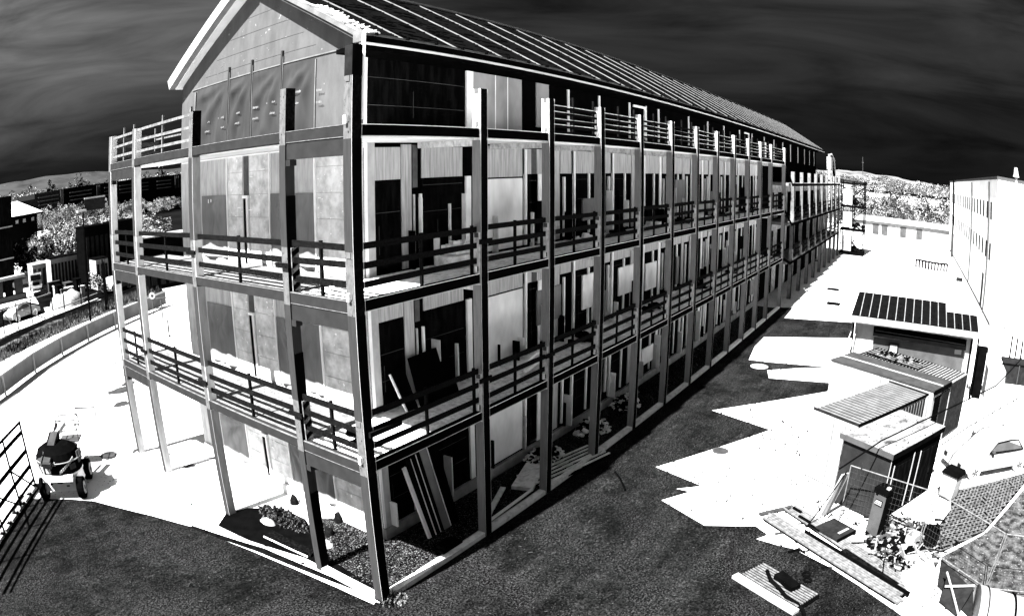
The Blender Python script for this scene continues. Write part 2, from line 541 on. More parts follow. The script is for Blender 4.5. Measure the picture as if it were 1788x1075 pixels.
# long side beams, sunlit street face painted black
for k in (1, 2, 3):
    for a, b in zip(CX[:-1], CX[1:]):
        build('edge_beam', MB().box(a+.24, .015, Z[k]-BT, b-.006, .17, Z[k]), 'black', B)
        build('beam_halo_strip', MB().box(a+.24, .006, Z[k]+.0, b-.006, .013, Z[k]+.012), 'white', B)  # added pale strips imitate bright halos along the beam
        build('beam_halo_strip', MB().box(a+.24, .006, Z[k]-BT-.010, b-.006, .013, Z[k]-BT-.001), 'light_grey', B)
    # slabs
    build('balcony_slab', MB().box(.2, .175, Z[k]-.2, 35.0, 1.74, Z[k]-.01), 'concrete_slab' if k < 3 else 'white_dirty', B)
    build('balcony_slab', MB().box(.2, 1.745, Z[k]-.2, 1.98, 11.35, Z[k]-.01), 'slab_sunlit', B)
    build('slab_soffit', MB().box(.22, .19, Z[k]-.225, 34.9, 1.72, Z[k]-.203), 'white', B)
    build('slab_soffit', MB().box(.22, 1.76, Z[k]-.225, 1.97, 11.3, Z[k]-.203), 'white', B)
    # cross beams between frame and wall
    for a in CX[1:]:
        build('cross_beam', MB().box(a+.03, .21, Z[k]-.36, a+.20, 1.73, Z[k]-.228), 'column_pale', B)
    # screed strips
    for a, b in zip(CX[:-1], CX[1:]):
        build('floor_strip', MB().box(a+.3, 1.2, Z[k]-.008, b-.05, 1.5, Z[k]+.012), 'white', B)
        build('floor_strip', MB().box(b-.35, .22, Z[k]-.007, b-.2, 1.18, Z[k]+.010), 'white', B)
    ys = [.2]+GY
    for j, (a, b) in enumerate(zip([.2]+[y+.19 for y in GY[:-1]], GY)):
        build('edge_beam', MB().box(.015, a+.006, Z[k]-BT, .17, b-.006, Z[k]), 'beam_grey', B)
        build('gable_halo_strip', MB().box(.007, a+.006, Z[k]+.001, .05, b-.006, Z[k]+.012), 'slat_white', B)  # added pale line imitating a halo on the beam's edge
        if j in (0, 3):
            build('downstand_panel', MB().box(.03, a+.006, Z[k]-.52, .15, b-.006, Z[k]-BT-.022), 'beam_grey', B)
            build('gable_halo_strip', MB().box(.012, a+.006, Z[k]-BT-.016, .15, b-.006, Z[k]-BT-.004), 'slat_white', B)
            build('bearing_block', MB().box(.01, b-.14, Z[k]-.64, .17, b-.006, Z[k]-.525), 'beam_grey', B)

# guard rails: each length of railing is a part with its rails and posts
def railing(p0, p1, zf, mat='rail_dark', posts=True, hs=(.93, .60, .27), off=.11, thick=.03, hh=.115, pm=None):
    r = thing_part('railing')
    p0, p1 = Vector(p0+(0,)), Vector(p1+(0,))
    d = (p1-p0).normalized(); nrm = Vector((-d.y, d.x, 0))
    jit = [rnd.uniform(-.02, .02) for _ in range(8)]
    for i, h in enumerate(hs):
        a = p0+nrm*0+Vector((0, 0, zf+h+jit[i])); b = p1+Vector((0, 0, zf+h+jit[i+3]))
        build('rail', MB().bar(a, b, thick, hh), mat, r)
    if posts:
        L = (p1-p0).length
        for t in (.5,) if L < 5 else (.33, .67):
            m = p0+d*(L*t)
            inner = nrm*(.04)
            build('rail_post', MB().bar(m+inner+Vector((0, 0, zf)), m+inner+Vector((0, 0, zf+1.0)), .05, .06), pm or mat, r)
        m = p1-d*.10
        build('rail_post', MB().bar(m+nrm*.04+Vector((0, 0, zf)), m+nrm*.04+Vector((0, 0, zf+1.0)), .05, .06), pm or mat, r)
    return r
for k in (1, 2):
    for a, b in zip(CX[:-1], CX[1:]):
        railing((a+.24, .10), (b-.01, .10), Z[k])
    for a, b in zip([.2]+[y+.19 for y in GY[:-1]], GY):
        railing((.12, b-.01), (.12, a+.01), Z[k])
for a, b in zip(CX[2:-1], CX[3:]):
    railing((a+.24, .12), (b-.01, .12), Z[3], 'rail_dark', hs=(.68, .52, .36, .2, .05), hh=.06)
    railing((a+.24, .15), (b-.01, .15), Z[3], 'rail_pale', posts=False, hs=(.73, .57, .41, .25), hh=.014)
for a, b in ((GY[1]+.19, GY[2]), (GY[2]+.19, GY[3])):
    railing((.08, b-.01), (.08, a+.01), Z[3], 'slat_white', hs=(.78, .50, .2), hh=.07, pm='slat_white')
    railing((1.75, b-.01), (1.75, a+.01), Z[3], 'slat_white', hs=(.62, .36), hh=.05, posts=False)
railing((.3, 11.42), (1.9, 11.42), Z[3], 'slat_white', hs=(.75, .5, .2))
# short rail ends lapping past columns
for k, (dx, dz) in ((1, (3.45, .68)), (2, (3.5, .62)), (1, (6.1, .6))):
    build('rail_end', MB().box(dx, -.06, Z[k]+dz, dx+.42, -.02, Z[k]+dz+.1), 'rail_dark', B)
build('rail_end', MB().box(.1, -.08, 3.73, .95, -.03, 3.83), 'rail_dark', B)
for y, z in ((5.5, 6.72), (1.75, 6.66), (5.5, 3.6), (1.7, 3.72), (9.1, 3.75)):
    build('rail_end', MB().box(-.07, y, z, -.02, y+.42, z+.09), 'rail_dark', B)

# inner walls
WX, WY = 2.0, 1.76
RY, RZ = 5.4, 13.5         # ridge
EZ = 11.1
build('wall_core', MB().box(WX+.05, WY+.04, 0, 60.5, 9.9, 9.19), 'black', B)
build('wall_core', MB().box(WX+.05, WY+.04, 9.191, 60.5, 9.05, EZ-.1), 'black', B)
def lw(name, x0, x1, z0, z1, mat, d=.03, parent=None):
    return build(name, MB().box(x0, WY+.04-d, z0, x1, WY+.04-.001, z1), mat, parent or B)
def sunlit_black_panel(x0, x1, z0, z1, seams=True):  # lower wall in sunlight, painted black
    o = lw('wall_panel', x0, x1, z0, z1, 'panel_black', .03)
    if seams:
        z = z0+rnd.uniform(.45, .6)
        while z < z1-.15:
            build('panel_joint', MB().box(x0+.02, WY+.009-.003, z, x1-.02, WY+.009, z+.012), 'panel_seam', o)
            z += .6
        build('panel_joint', MB().box((x0+x1)/2-.2, WY+.009-.0035, z0+.3, (x0+x1)/2-.19, WY+.009, z0+.9), 'panel_seam', o)
    return o
BH = 1.98   # slab shade line above floor: pale shade painted above, black sunlight below
for k in range(4):
    zf = Z[k] if k else .32
    zc = (Z[k+1]-.23) if k < 3 else EZ-.05
    zb = min(Z[k]+BH, zc-.02) if k else 2.25
    if k == 3:
        sunlit_black_panel(2.07, 5.33, zf+.02, zc)
        lw('window_trim', 2.0, 2.06, zf, zc, 'white', .05)
        lw('door_reveal', 5.40, 5.66, zf+.02, zc, 'white', .05)
        lw('pale_panel', 5.68, 7.84, zf+.02, zc-.05, 'panel_top', .03)
        for xx in (6.6, 7.15):
            lw('panel_joint', xx, xx+.03, zf+.05, zc-.1, 'white', .036)
        lw('door_reveal', 8.58, 9.25, zf+.3, zc-.1, 'panel_top', .03)
        for xx in (10.35, 12.4, 14.8, 16.3, 17.6, 21.2, 24.0, 26.8, 30.0, 33.0, 36.4, 39.5, 42.8, 46.0, 49.5, 53.0, 56.0, 59.0):
            lw('window_trim', xx, xx+.07, zf+.2, zc-.3, 'white' if xx < 50 else 'light_grey', .05)
        for xx in (15.2, 31.2):
            lw('window_trim', xx, xx+1.0, zc-.42, zc-.34, 'white', .05)
            lw('window_trim', xx+1.0, xx+1.08, zf+.3, zc-.34, 'white', .05)
        lw('window_trim', 36.3, 36.9, zf+.1, zf+1.2, 'white', .06)
    else:
        # bay 0
        lw('window_trim', 2.0, 2.07, zf, zc, 'white', .06)
        sunlit_black_panel(2.12, 3.10, zf+.12, zb)
        lw('slab_shade_band', 2.12, 3.10, zb+.003, zc-.1, 'panel_grey', .028)
        lw('wall_pier', 3.13, 3.45, zf+.02, zc-.04, 'panel_grey', .028)
        lw('slab_shade_band', 3.50, 3.66, zb-.2, zc-.05, 'mid_grey', .02)
        lw('window_trim', 3.72, 3.77, zf+.4, zb-.35, 'white', .06)
        lw('window_trim', 3.52, 3.545, zf+.3, zb-.35, 'light_grey', .05)
        sunlit_black_panel(3.80, 5.26, zf+.12, zb)
        lw('slab_shade_band', 3.80, 5.26, zb+.003, zc-.1, 'panel_grey', .028)
        lw('door_reveal', 5.38, 5.56, zf+.02, zb, 'white', .06)
        # bay 1
        lw('pale_panel', 5.72, 7.86, zf+.05, zb-.1, 'panel_pale', .03)
        lw('slab_shade_band', 5.72, 7.86, zb-.06, zc-.05, 'panel_grey', .028)
        lw('wall_pier', 8.30, 8.58, zf+.05, zc-.1, 'mid_grey', .03)
        lw('door_reveal', 8.62, 8.86, zf+.02, zb, 'white', .06)
        for i in range(2, 12):
            a, b = CX[i]+1.6, CX[i+1]+1.6 if i < 11 else CX[i+1]+.3
            w = b-a
            if w < 1: continue
            sunlit_black_panel(a+.10*w, a+.36*w, zf+.1, zb, seams=i < 5)
            lw('window_trim', a+.385*w, a+.41*w, zf+.1, zb, 'white', .06)
            lw('slab_shade_band', a+.02*w, a+.60*w, zb+.003, zc-.1, 'panel_grey', .028)
            lw('window_trim', a+.02*w, a+.05*w, zf+.05, zc-.12, 'white', .07)
            if i % 2 == 0:
                lw('wall_pier', a+.62*w, a+.72*w, zf+.05, zc-.1, 'panel_grey', .03)
                lw('window_trim', a+.80*w, a+.83*w, zf+.1, zb-.1, 'white', .06)
            else:
                lw('wall_pier', a+.62*w, a+.70*w, zf+.05, zc-.1, 'panel_pale', .03)
                lw('window_trim', a+.76*w, a+.79*w, zf+.3, zb-.2, 'light_grey', .06)
                lw('window_trim', a+.90*w, a+.95*w, zf+.3, zb-.1, 'light_grey', .06)
            lw('slab_shade_band', a+.74*w, a+.98*w, zb+.003, zc-.1, 'panel_grey', .028)
        if k < 3:
            for i in range(2, 12):
                a = CX[i]+1.6
                if rnd.random() < .45:
                    lw('loose_sheet', a+rnd.uniform(.2, 1.2), a+rnd.uniform(1.3, 2.0), zf+rnd.uniform(.2, .8), zf+rnd.uniform(1.0, 1.8), rnd.choice(['tarp_grey', 'panel_black', 'mid_grey', 'panel_pale']), .075)
            for i in range(26):
                a = rnd.uniform(2.2, 30); z_ = zf+rnd.uniform(.1, .5)
                lw('leaning_lath', a, a+rnd.uniform(.02, .05), zf, zf+rnd.uniform(.5, 1.6), rnd.choice(['white', 'light_grey', 'black']), rnd.uniform(.09, .3))
        lw('slab_shade_band', 2.0, 34.9, zc+.0, zc+.02, 'white', .05)
lw('plinth', 2.0, 35.0, .0, .30, 'soft_grey', .09)
# gable wall: lower storeys and top storey with its triangle
def gp(name, y0, y1, z0, z1, mat, d=.03, parent=None):
    return build(name, MB().box(WX+.05-d, y0, z0, WX+.05-.001, y1, z1), mat, parent or B)
build('gable_wall', MB().box(WX+.049, WY, 0, WX+.30, 10.0, 9.185), 'membrane_sheet', B)
TX = 1.62                      # face of the top storey gable wall
KF = (TX+7.857)/(WX+.05+7.857)
def ty(y): return -8.495+(y+8.495)*KF
def tz(z): return 8.47+(z-8.47)*KF
EZN = EZ-.2
gv = [(WY, 9.19), (ty(10.0), 9.19), (ty(10.0), 11.2), (RY, RZ-.2), (WY, EZ+.08)]
m = MB()
m.v = [(TX, y, z) for y, z in gv]+[(TX+.25, y, z) for y, z in gv]
m.f = [(4, 3, 2, 1, 0), (5, 6, 7, 8, 9)]+[(i, (i+1) % 5, 5+(i+1) % 5, 5+i) for i in range(5)]
build('gable_wall', m, 'membrane_sunlit', B)
def tp(name, y0, y1, z0, z1, mat, d=.03):
    return build(name, MB().box(TX-d, ty(y0), tz(z0), TX-.001, ty(y1), tz(z1)), mat, B)
for k in range(3):
    zf = Z[k] if k else .3
    zc = Z[k+1]-.24
    ze = Z[k]+1.76 if k else 1.6
    gp('wall_sheeting', 1.8, 9.98, zf, zc-.02, 'membrane_sheet', .012)
    # board cladding in courses
    for (a, b) in ((1.80, 3.36), (5.2, 6.08), (6.42, 7.15)):
        z = zf+.04
        while z < zc-.1:
            gp('wall_board', a, b, z, min(z+.56, zc-.03), 'membrane_tile', .022+rnd.uniform(0, .004))
            z += .575
    for (a, b, cn) in ((7.22, 8.62, 1), (3.42, 4.12, 1), (4.62, 5.12, -1)):
        build('window_sheet', MB().drape(WX+.01, a, b, zf+.1, ze, .09, k*10+int(a*3), 18, cn), 'tarp_grey', B, smooth=True)
    gp('window_trim', 5.13, 5.16, zf, zc-.02, 'white', .07)
    gp('window_trim', 3.37, 3.40, zf, zc-.02, 'white', .07)
    gp('window_trim', 7.17, 7.21, zf, zc-.02, 'white', .05)
    gp('window_slot', 6.13, 6.35, ze-.02, zc-.02, 'mid_grey', .03)
    gp('window_trim', 6.12, 6.36, ze-.10, ze-.03, 'white', .08)
    gp('batten', 6.15, 6.20, zf, ze-.1, 'white', .06)
    gp('batten', 6.30, 6.33, zf, ze-.1, 'rail_dark', .06)
    gp('corner_trim', 1.775, 1.797, zf, zc-.1, 'black', .05)
    gp('soffit_trim', 1.8, 9.9, zc-.03, zc+.01, 'white', .04)
    for i in range(5):
        yy = rnd.uniform(5.25, 7.0); w_ = rnd.uniform(.05, .25); zz_ = rnd.uniform(zf+.3, zc-.4)
        gp('tape_strip', yy, yy+w_, zz_, zz_+.018, 'white', .034)
    for i in range(3):
        yy = rnd.uniform(1.9, 3.2); w_ = rnd.uniform(.05, .2); zz_ = rnd.uniform(zf+.3, zc-.4)
        gp('tape_strip', yy, yy+w_, zz_, zz_+.018, 'white', .034)
    # tie cords on the sheets
    if k:
        for yy in (8.2, 8.05):
            gp('sheet_print', yy, yy+.03, ze-.45, ze-.1, 'white', .048)
            gp('sheet_print', yy, yy+.03, zf+.35, zf+.7, 'white', .048)
gp('plinth', 1.8, 9.9, .0, .28, 'light_grey', .10)
# top storey membrane: seams, sheets, battens
for i, z in enumerate((11.35, 11.75, 12.2, 12.65, 13.1)):
    tp('membrane_lap', 3.4+(z-11.3)*1.2, 8.6-(z-11.3)*1.5, z, z+.008, 'yard_soft', .006)
for i in range(16):
    zc_ = rnd.uniform(11.3, 12.6); yc_ = rnd.uniform(3.6, 8.0)
    tp('staple', yc_, yc_+.05, zc_, zc_+.02, 'rib_white', .006)
tp('batten', 2.55, 9.3, 11.07, 11.10, 'rib_white', .03)
for a, b, z, sd in ((7.20, 9.0, 11.05, 1), (6.06, 7.12, 11.05, 2), (4.75, 6.0, 11.05, 3), (3.45, 4.68, 11.04, 4)):
    build('window_sheet', MB().drape(TX-.012, ty(a), ty(b), tz(9.27), tz(z), .10, sd, 22), 'tarp_sunlit', B, smooth=True)
for y, t in ((7.13, 11.42), (5.99, 11.42), (4.67, 11.42)):
    tp('batten', y, y+.06, 9.3, t, 'yard_grey', .06)
    tp('batten', y-.018, y, 9.3, t-.15, 'rib_white', .04)
tp('batten', 9.05, 9.11, 9.3, 11.0, 'rib_white', .04)
tp('sheet_fold', 3.40, 3.43, 9.3, 11.0, 'rib_white', .03)
# illegible print on the sheets: short pale strokes in two lines
q = random.Random(5)
for (y, z, w) in ((8.35, 10.0, .26), (7.6, 10.03, .30), (6.75, 10.06, .26), (5.85, 10.1, .24), (5.25, 10.15, .36), (4.15, 10.28, .36), (3.3, 10.22, .2)):
    for row, dz in ((0, .0), (1, -.27)):
        mbp = MB(); yy = y
        while yy > y-w:
            s_ = q.uniform(.010, .022)
            mbp.box(TX-.075, ty(yy-s_), tz(z+dz+q.uniform(-.01, .01)), TX-.072, ty(yy), tz(z+dz+q.uniform(.035, .06))); yy -= s_+.014
        build('sheet_print', mbp, 'print_white', B)
for (y, z, w) in ((8.1, 1.2, .3), (7.7, .95, .25), (4.1, 1.33, .45)):
    for dz in (0, -.17):
        mbp = MB(); yy = y
        while yy > y-w:
            s_ = q.uniform(.010, .022)
            mbp.box(WX-.006, yy-s_, z+dz, WX-.003, yy, z+dz+q.uniform(.04, .06)); yy -= s_+.012
        build('sheet_print', mbp, 'print_white', B)

# ------------------------------------------------------------------ roof
R = thing_part('roof')
NE = (1.13, 1.05, EZ); FE = (1.35, 9.32, 11.30)
RD = (1.25, RY, RZ)
XE = 60.75
t_ = .14
m = MB()
m.add([NE, (XE, 1.05, EZ), (XE, RY, RZ), RD, (1.13, 1.05, EZ-t_), (XE, 1.05, EZ-t_), (XE, RY, RZ-t_), (1.25, RY, RZ-t_)],
      [(0, 1, 2, 3), (7, 6, 5, 4), (0, 4, 5, 1), (1, 5, 6, 2), (3, 7, 4, 0)])
build('roof_slope', m, 'roof_black', R)
m = MB()
m.add([RD, (XE, RY, RZ), (XE, 9.32, 11.3), FE, (1.25, RY, RZ-t_), (XE, RY, RZ-t_), (XE, 9.32, 11.3-t_), (1.35, 9.32, 11.3-t_)],
      [(0, 1, 2, 3), (7, 6, 5, 4), (3, 2, 6, 7), (1, 5, 6, 2), (0, 3, 7, 4)])
build('roof_slope', m, 'roof_black', R)
sl = Vector((0, RY-1.05, RZ-EZ)).normalized(); nn = Vector((0, -sl.z, sl.y))
x = 2.359
while x < XE:
    a = Vector((x, 1.05, EZ)); b = Vector((x, RY, RZ))
    build('roof_seam', MB().bar(a+nn*.012, b+nn*.012, .021, .028, nn), 'seam_white', R)
    x += 1.756
# shingle rows: low raised laps, scattered
q = random.Random(3)
m = MB()
for i in range(900):
    x = 2.3+q.random()**1.7*40; t = q.random()
    p = Vector((x, 1.05, EZ))+Vector((0, RY-1.05, RZ-EZ))*t
    m.bar(p+nn*.004, p+Vector((q.uniform(.15, .5), 0, 0))+nn*.004, .02, .02, nn)
o = build('shingle_lap', m, 'black', R); o['kind'] = 'stuff'
build('ridge_cap', MB().bar((1.5, RY, RZ+.03), (XE, RY, RZ+.03), .22, .06), 'mid_grey', R)
# eave: pale edge strip, black gutter with pale line, brackets
build('eave_strip', MB().box(1.13, 1.0, EZ-.03, XE, 1.06, EZ+.012), 'rib_white', R)
build('gutter', MB().box(1.12, .90, EZ-.20, XE, 1.04, EZ-.062), 'black', R)
build('gutter_lip', MB().box(1.12, .885, EZ-.062, XE, .92, EZ-.052), 'rib_white', R)
build('gutter_lip', MB().box(1.12, .885, EZ-.22, XE, 1.04, EZ-.203), 'light_grey', R)
build('soffit', MB().box(1.2, 1.06, EZ-.32, 60.4, 1.78, EZ-.22), 'black', R)
x = 1.5
m = MB()
while x < 60:
    build('gutter_bracket', MB().box(x, .92, EZ-.03, x+.035, .99, EZ+.035), 'black', R) if x < 30 else None
    x += .9
# verge boards and rough roof edge
def verge(a, b, w, h, mat, dz=0, dx=0):
    build('verge_board', MB().bar(Vector(a)+Vector((dx, 0, dz)), Vector(b)+Vector((dx, 0, dz)), w, h), mat, R)
verge(NE, RD, .07, .09, 'rib_white', -.03, -.04)
verge(NE, RD, .12, .06, 'yard_soft', -.13, .04)
verge(NE, RD, .5, .03, 'yard_soft', -.17, .35)
verge(NE, RD, .22, .02, 'roof_mottled', .025, .12)
build('verge_board', MB().bar(Vector(RD)+Vector((0, 0, .02)), Vector(FE)+Vector((0, .1, -.02)), .30, .32), 'yard_white', R)
build('verge_soffit', MB().hexa([(1.3, RY, RZ-.17), (1.9, RY, RZ-.17), (1.9, 9.3, 11.13), (1.4, 9.3, 11.13), (1.3, RY, RZ-.145), (1.9, RY, RZ-.145), (1.9, 9.3, 11.155), (1.4, 9.3, 11.155)]), 'white', R)
build('eave_cap', MB().box(1.04, .88, EZ-.2, 1.115, 1.12, EZ+.03), 'rib_white', R)
q = random.Random(9)
m = MB()
for i in range(120):
    t = q.random()*.42
    p = Vector(NE)+(Vector(RD)-Vector(NE))*t+Vector((q.uniform(.15, .5), 0, .03))
    m.bar(p, p+Vector((q.uniform(.05, .2), q.uniform(-.05, .1), q.uniform(0, .05))), .05, .02)
o = build('torn_felt', m, 'white_dirty', R); o['kind'] = 'stuff'

# ------------------------------------------------------------------ far section of the balcony frame
Z2 = [0, 2.64, 5.2, 7.83]
FX = [38.2+3.68*i for i in range(9)]
def far_col(x):
    c = thing_part('column')
    for k in range(3):
        a = Z2[k]+(.75 if k else 0)
        build('column_shaft', MB().box(x, .0, a, x+.3, .25, Z2[k+1]-.2), 'far_post', c)
        build('light_toned_face', MB().box(x+.002, -.014, a, x+.31, -.002, Z2[k+1]-.2), 'black', c)  # far street face blackened for sunlight
        build('column_stub', MB().box(x+.003, .003, Z2[k+1]-.2, x+.297, .247, Z2[k+1]+.78), 'far_stub', c)
for x in FX: far_col(x)
for k in (1, 2, 3):
    build('edge_beam', MB().box(37.4, -.03, Z2[k]-.19, 67.8, -.016, Z2[k]), 'black', B)  # sunlit far beam face painted black
    build('balcony_slab', MB().box(37.4, .255, Z2[k]-.2, 67.7, 1.7, Z2[k]-.01), 'far_stub', B)
    # sloping end board that steps down from the near section
    build('step_board', MB().bar((34.95, -.02, Z[k]-.1), (37.4, -.02, Z2[k]-.1), .03, .2), 'black', B)
    for a, b in zip(FX[:-1], FX[1:]):
        if k < 3:
            railing((a+.31, .12), (b-.01, .12), Z2[k], 'rail_dark')
for k in range(3):
    for i, (a, b) in enumerate(zip([37.6]+FX[:-1], FX)):
        zf, zc = Z2[k]+.1, Z2[k+1]-.22
        build('wall_panel', MB().box(a+.4, 1.70, zf, a+1.7, 1.74, zc-.55), 'panel_black', B)
        build('slab_shade_band', MB().box(a+.3, 1.70, zc-.54, b+.3, 1.745, zc), 'far_band', B)  # shade under the far slab, painted pale
        build('window_trim', MB().box(a+1.75, 1.68, zf, a+2.4, 1.742, zc-.55), 'far_band', B)
build('wall_core', MB().box(60.5, 1.8, 0, 68, 9.5, 8.4), 'far_stub', B)
for x in (61, 62.5, 64, 65.5, 67):
    build('wall_panel', MB().box(x, 1.75, 7.9, x+.9, 1.79, 8.3), 'mid_grey', B)

# ================================================================== yard to the right of the building
def L(root_loc, rz):
    """map local xyz to world"""
    c, s = math.cos(rz), math.sin(rz)
    return lambda x, y, z=0: (root_loc[0]+x*c-y*s, root_loc[1]+x*s+y*c, root_loc[2]+z)
def lpart(name, mb, mat, root, label=None, smooth=False):
    return build(name, mb, mat, root, local=True, label=label, smooth=smooth)

# --- grey steel store with a mottled lid
an = math.radians(-30.9)
t = thing('steel_store', 'grey steel store with mottled flat lid and black doored side', 'storage box', (8.33, -8.84, 0), an)
lpart('body', MB().box(.04, .04, .05, 2.94, 1.80, 1.86), 'box_grey', t)
lpart('side_wall', MB().box(.02, .02, .05, 2.96, .039, 1.86), 'black', t)  # side in the sun, painted black over the grey body
lpart('lid', MB().box(-.05, -.05, 1.865, 3.02, 1.90, 2.0), 'yard_mid', t)
lpart('lid_top', MB().box(-.05, -.05, 2.002, 3.02, 1.90, 2.03), 'roof_mottled', t)
lpart('lid_ridge', MB().bar((.3, .9, 2.035), (2.8, .95, 2.035), .05, .03), 'yard_dirty', t)
lpart('lid_front', MB().box(-.06, -.05, 1.87, -.052, 1.9, 2.02), 'yard_soft', t)
lpart('lid_side', MB().box(-.05, -.062, 1.87, 3.02, -.052, 2.02), 'black', t)
for x in (.25, 1.75):
    d = lpart('door', MB().box(x, .0, .12, x+.95, .018, 1.55), 'panel_black', t)
    lpart('handle', MB().box(x+.75, -.03, .75, x+.80, .0, .95), 'yard_dark', d)
    lpart('door_edge', MB().box(x-.03, -.006, .1, x-.005, .018, 1.62), 'yard_white', d)
lpart('corner_edge', MB().box(.0, .0, .05, .02, .019, 1.86), 'yard_white', t)
lpart('door_edge', MB().box(1.30, -.006, .1, 1.33, .018, 1.7), 'yard_white', t)

# --- corrugated container
an = math.radians(-30.1)
t = thing('shipping_container', 'white corrugated container with dark ribbed roof behind the grey steel store', 'container', (9.8, -7.65, 0), an)
lpart('body', MB().box(0, 0, .05, 4.35, 1.75, 2.05), 'yard_white', t)
lpart('roof_plate', MB().box(.02, .02, 2.051, 4.33, 1.73, 2.07), 'black', t)
for i in range(21):
    x = .12+i*.200
    lpart('roof_rib', MB().box(x, .05, 2.07, x+.082, 1.70, 2.10), 'rib_white', t)
lpart('roof_rail', MB().box(0, -.0, 2.052, .07, 1.75, 2.11), 'yard_mid', t)
lpart('roof_rail', MB().box(.0, -.02, 2.04, 4.35, .018, 2.12), 'black', t)
lpart('roof_rail', MB().box(4.28, .02, 2.075, 4.35, 1.75, 2.12), 'yard_mid', t)
for i in range(20):
    x = .2+i*.2
    lpart('wall_rib', MB().box(x, -.035, .1, x+.09, .0, 2.0), 'yard_mid', t)
for y in (.45, .9, 1.35):
    lpart('wall_rib', MB().box(-.012, y, .1, .0, y+.012, 2.0), 'yard_mid', t)
lpart('corner_post', MB().box(4.20, -.05, .05, 4.36, .0, 2.05), 'yard_white', t)

# --- flat roofed cabin with two grey roof sheets
an = math.radians(-27.5)
t = thing('site_cabin', 'white site cabin with two long grey roof sheets and an open black end', 'cabin', (13.72, -10.02, 0), an)
lpart('body', MB().box(0, .0, .05, 1.55, 4.6, 2.14), 'yard_white', t)
lpart('roof_sheet', MB().box(-.03, -.04, 2.142, .72, 4.65, 2.19), 'yard_grey', t)
lpart('roof_sheet', MB().box(.80, -.04, 2.142, 1.58, 4.65, 2.20), 'yard_grey', t)
lpart('roof_joint', MB().box(.722, -.03, 2.142, .798, 4.6, 2.21), 'yard_white', t)
lpart('end_opening', MB().box(.2, -.02, .2, .75, -.002, 1.9), 'black', t)
lpart('end_door', MB().box(.8, -.05, .1, 1.5, -.002, 1.95), 'yard_mid', t)
lpart('roof_edge', MB().box(-.03, -.07, 2.02, 1.58, -.045, 2.18), 'black', t)
lpart('wall_joint', MB().box(-.01, 2.3, .1, -.001, 2.32, 2.1), 'yard_soft', t)

# --- second corrugated container with things on its roof
t = thing('shipping_container', 'corrugated container standing between the site cabin and the pitched roof shed, scrap on its roof', 'container', (15.22, -10.80, 0), an)
lpart('body', MB().box(0, .0, .05, 1.7, 4.55, 2.10), 'yard_dirty', t)
for i in range(28):
    y = .1+i*.16
    lpart('roof_rib', MB().box(.05, y, 2.10, 1.65, y+.06, 2.14), 'yard_dark' if y > 1.6 else 'yard_grey', t)
for i in range(11):
    x = .05+i*.155
    lpart('wall_rib', MB().box(x, -.04, .1, x+.07, .0, 2.08), 'yard_mid', t)
for sd_, mt_, nn_ in ((21, 'black', 60), (22, 'slat_white', 50)):
    m = MB().lumps(nn_, .8, 3.1, .5, 1.3, .06, .04, .22, sd_, .35)
    m.v = [(x, y, z+2.14) for x, y, z in m.v]
    lp_ = build('scrap', m, mt_, t, local=True); lp_['kind'] = 'stuff'
for i in range(6):
    lpart('roof_slat', MB().bar((.15+.12*i, 1.7, 2.19), (.35+.12*i, 4.3, 2.19), .04, .03), 'slat_white' if i % 2 else 'black', t)

# --- shed with seamed pitched roof
t = thing('shed', 'white shed with a dark seamed pitched roof, black awning and grey front wall', 'shed', (20.1, -12.3, 0), 0)
W_ = MB().box(.62, .15, 0, 4.4, 5.98, 2.6)
lpart('wall', W_, 'yard_white', t)
m = MB()
m.hexa([(0, 1.62, 2.95), (2.25, 1.62, 3.59), (2.25, 6.05, 3.59), (0, 6.15, 2.95), (0, 1.62, 3.0), (2.25, 1.62, 3.64), (2.25, 6.05, 3.64), (0, 6.15, 3.0)])
lpart('roof', m, 'roof_black', t)
m = MB().hexa([(0, 0, 2.95), (1.45, 0, 3.36), (1.45, 1.615, 3.36), (0, 1.615, 2.95), (0, 0, 3.0), (1.45, 0, 3.41), (1.45, 1.615, 3.41), (0, 1.615, 3.0)])
lpart('roof', m, 'roof_black', t)
m = MB().hexa([(2.26, 1.62, 3.5), (4.6, 1.62, 2.9), (4.6, 6.05, 2.9), (2.26, 6.05, 3.5), (2.26, 1.62, 3.6), (4.6, 1.62, 2.95), (4.6, 6.05, 2.95), (2.26, 6.05, 3.6)])
lpart('roof', m, 'roof_black', t)
for i in range(15):
    y = .02+i*.41
    xx, zz2 = (1.45, 3.41) if y < 1.6 else (2.25, 3.64)
    lpart('roof_seam', MB().bar((0, y, 3.015), (xx, y, zz2+.015), .035, .04), 'seam_white', t)
lpart('fascia', MB().box(-.03, -.02, 2.74, .0, 6.17, 2.99), 'yard_white', t)
lpart('soffit', MB().box(.0, .0, 2.70, .62, 6.1, 2.74), 'yard_white', t)
lpart('awning', MB().hexa([(.25, .52, 2.12), (.60, .52, 2.12), (.60, 5.1, 2.22), (.25, 5.1, 2.22), (.45, .52, 2.5), (.60, .52, 2.5), (.60, 5.1, 2.62), (.45, 5.1, 2.62)]), 'black', t)
lpart('awning_line', MB().bar((.34, .6, 2.33), (.34, 5.0, 2.43), .012, .03), 'yard_soft', t)
fr = lpart('front_panel', MB().box(.59, .55, .05, .618, 5.05, 2.08), 'yard_soft', t)
w = lpart('window', MB().box(.565, 3.82, 1.45, .588, 4.32, 1.95), 'yard_mid', t)
lpart('pane', MB().box(.55, 3.9, 1.5, .564, 4.24, 1.88), 'yard_white', w)
lpart('notice', MB().box(.56, .7, 1.85, .588, 1.05, 2.04), 'yard_white', t)
lpart('side_post', MB().box(.45, 6.0, 0, .55, 6.08, 2.7), 'yard_dark', t)
for y in (-.1, .25):
    lpart('downpipe', MB().tube([(.5, y, 0), (.5, y, 2.7)], .05, 6), 'black', t)
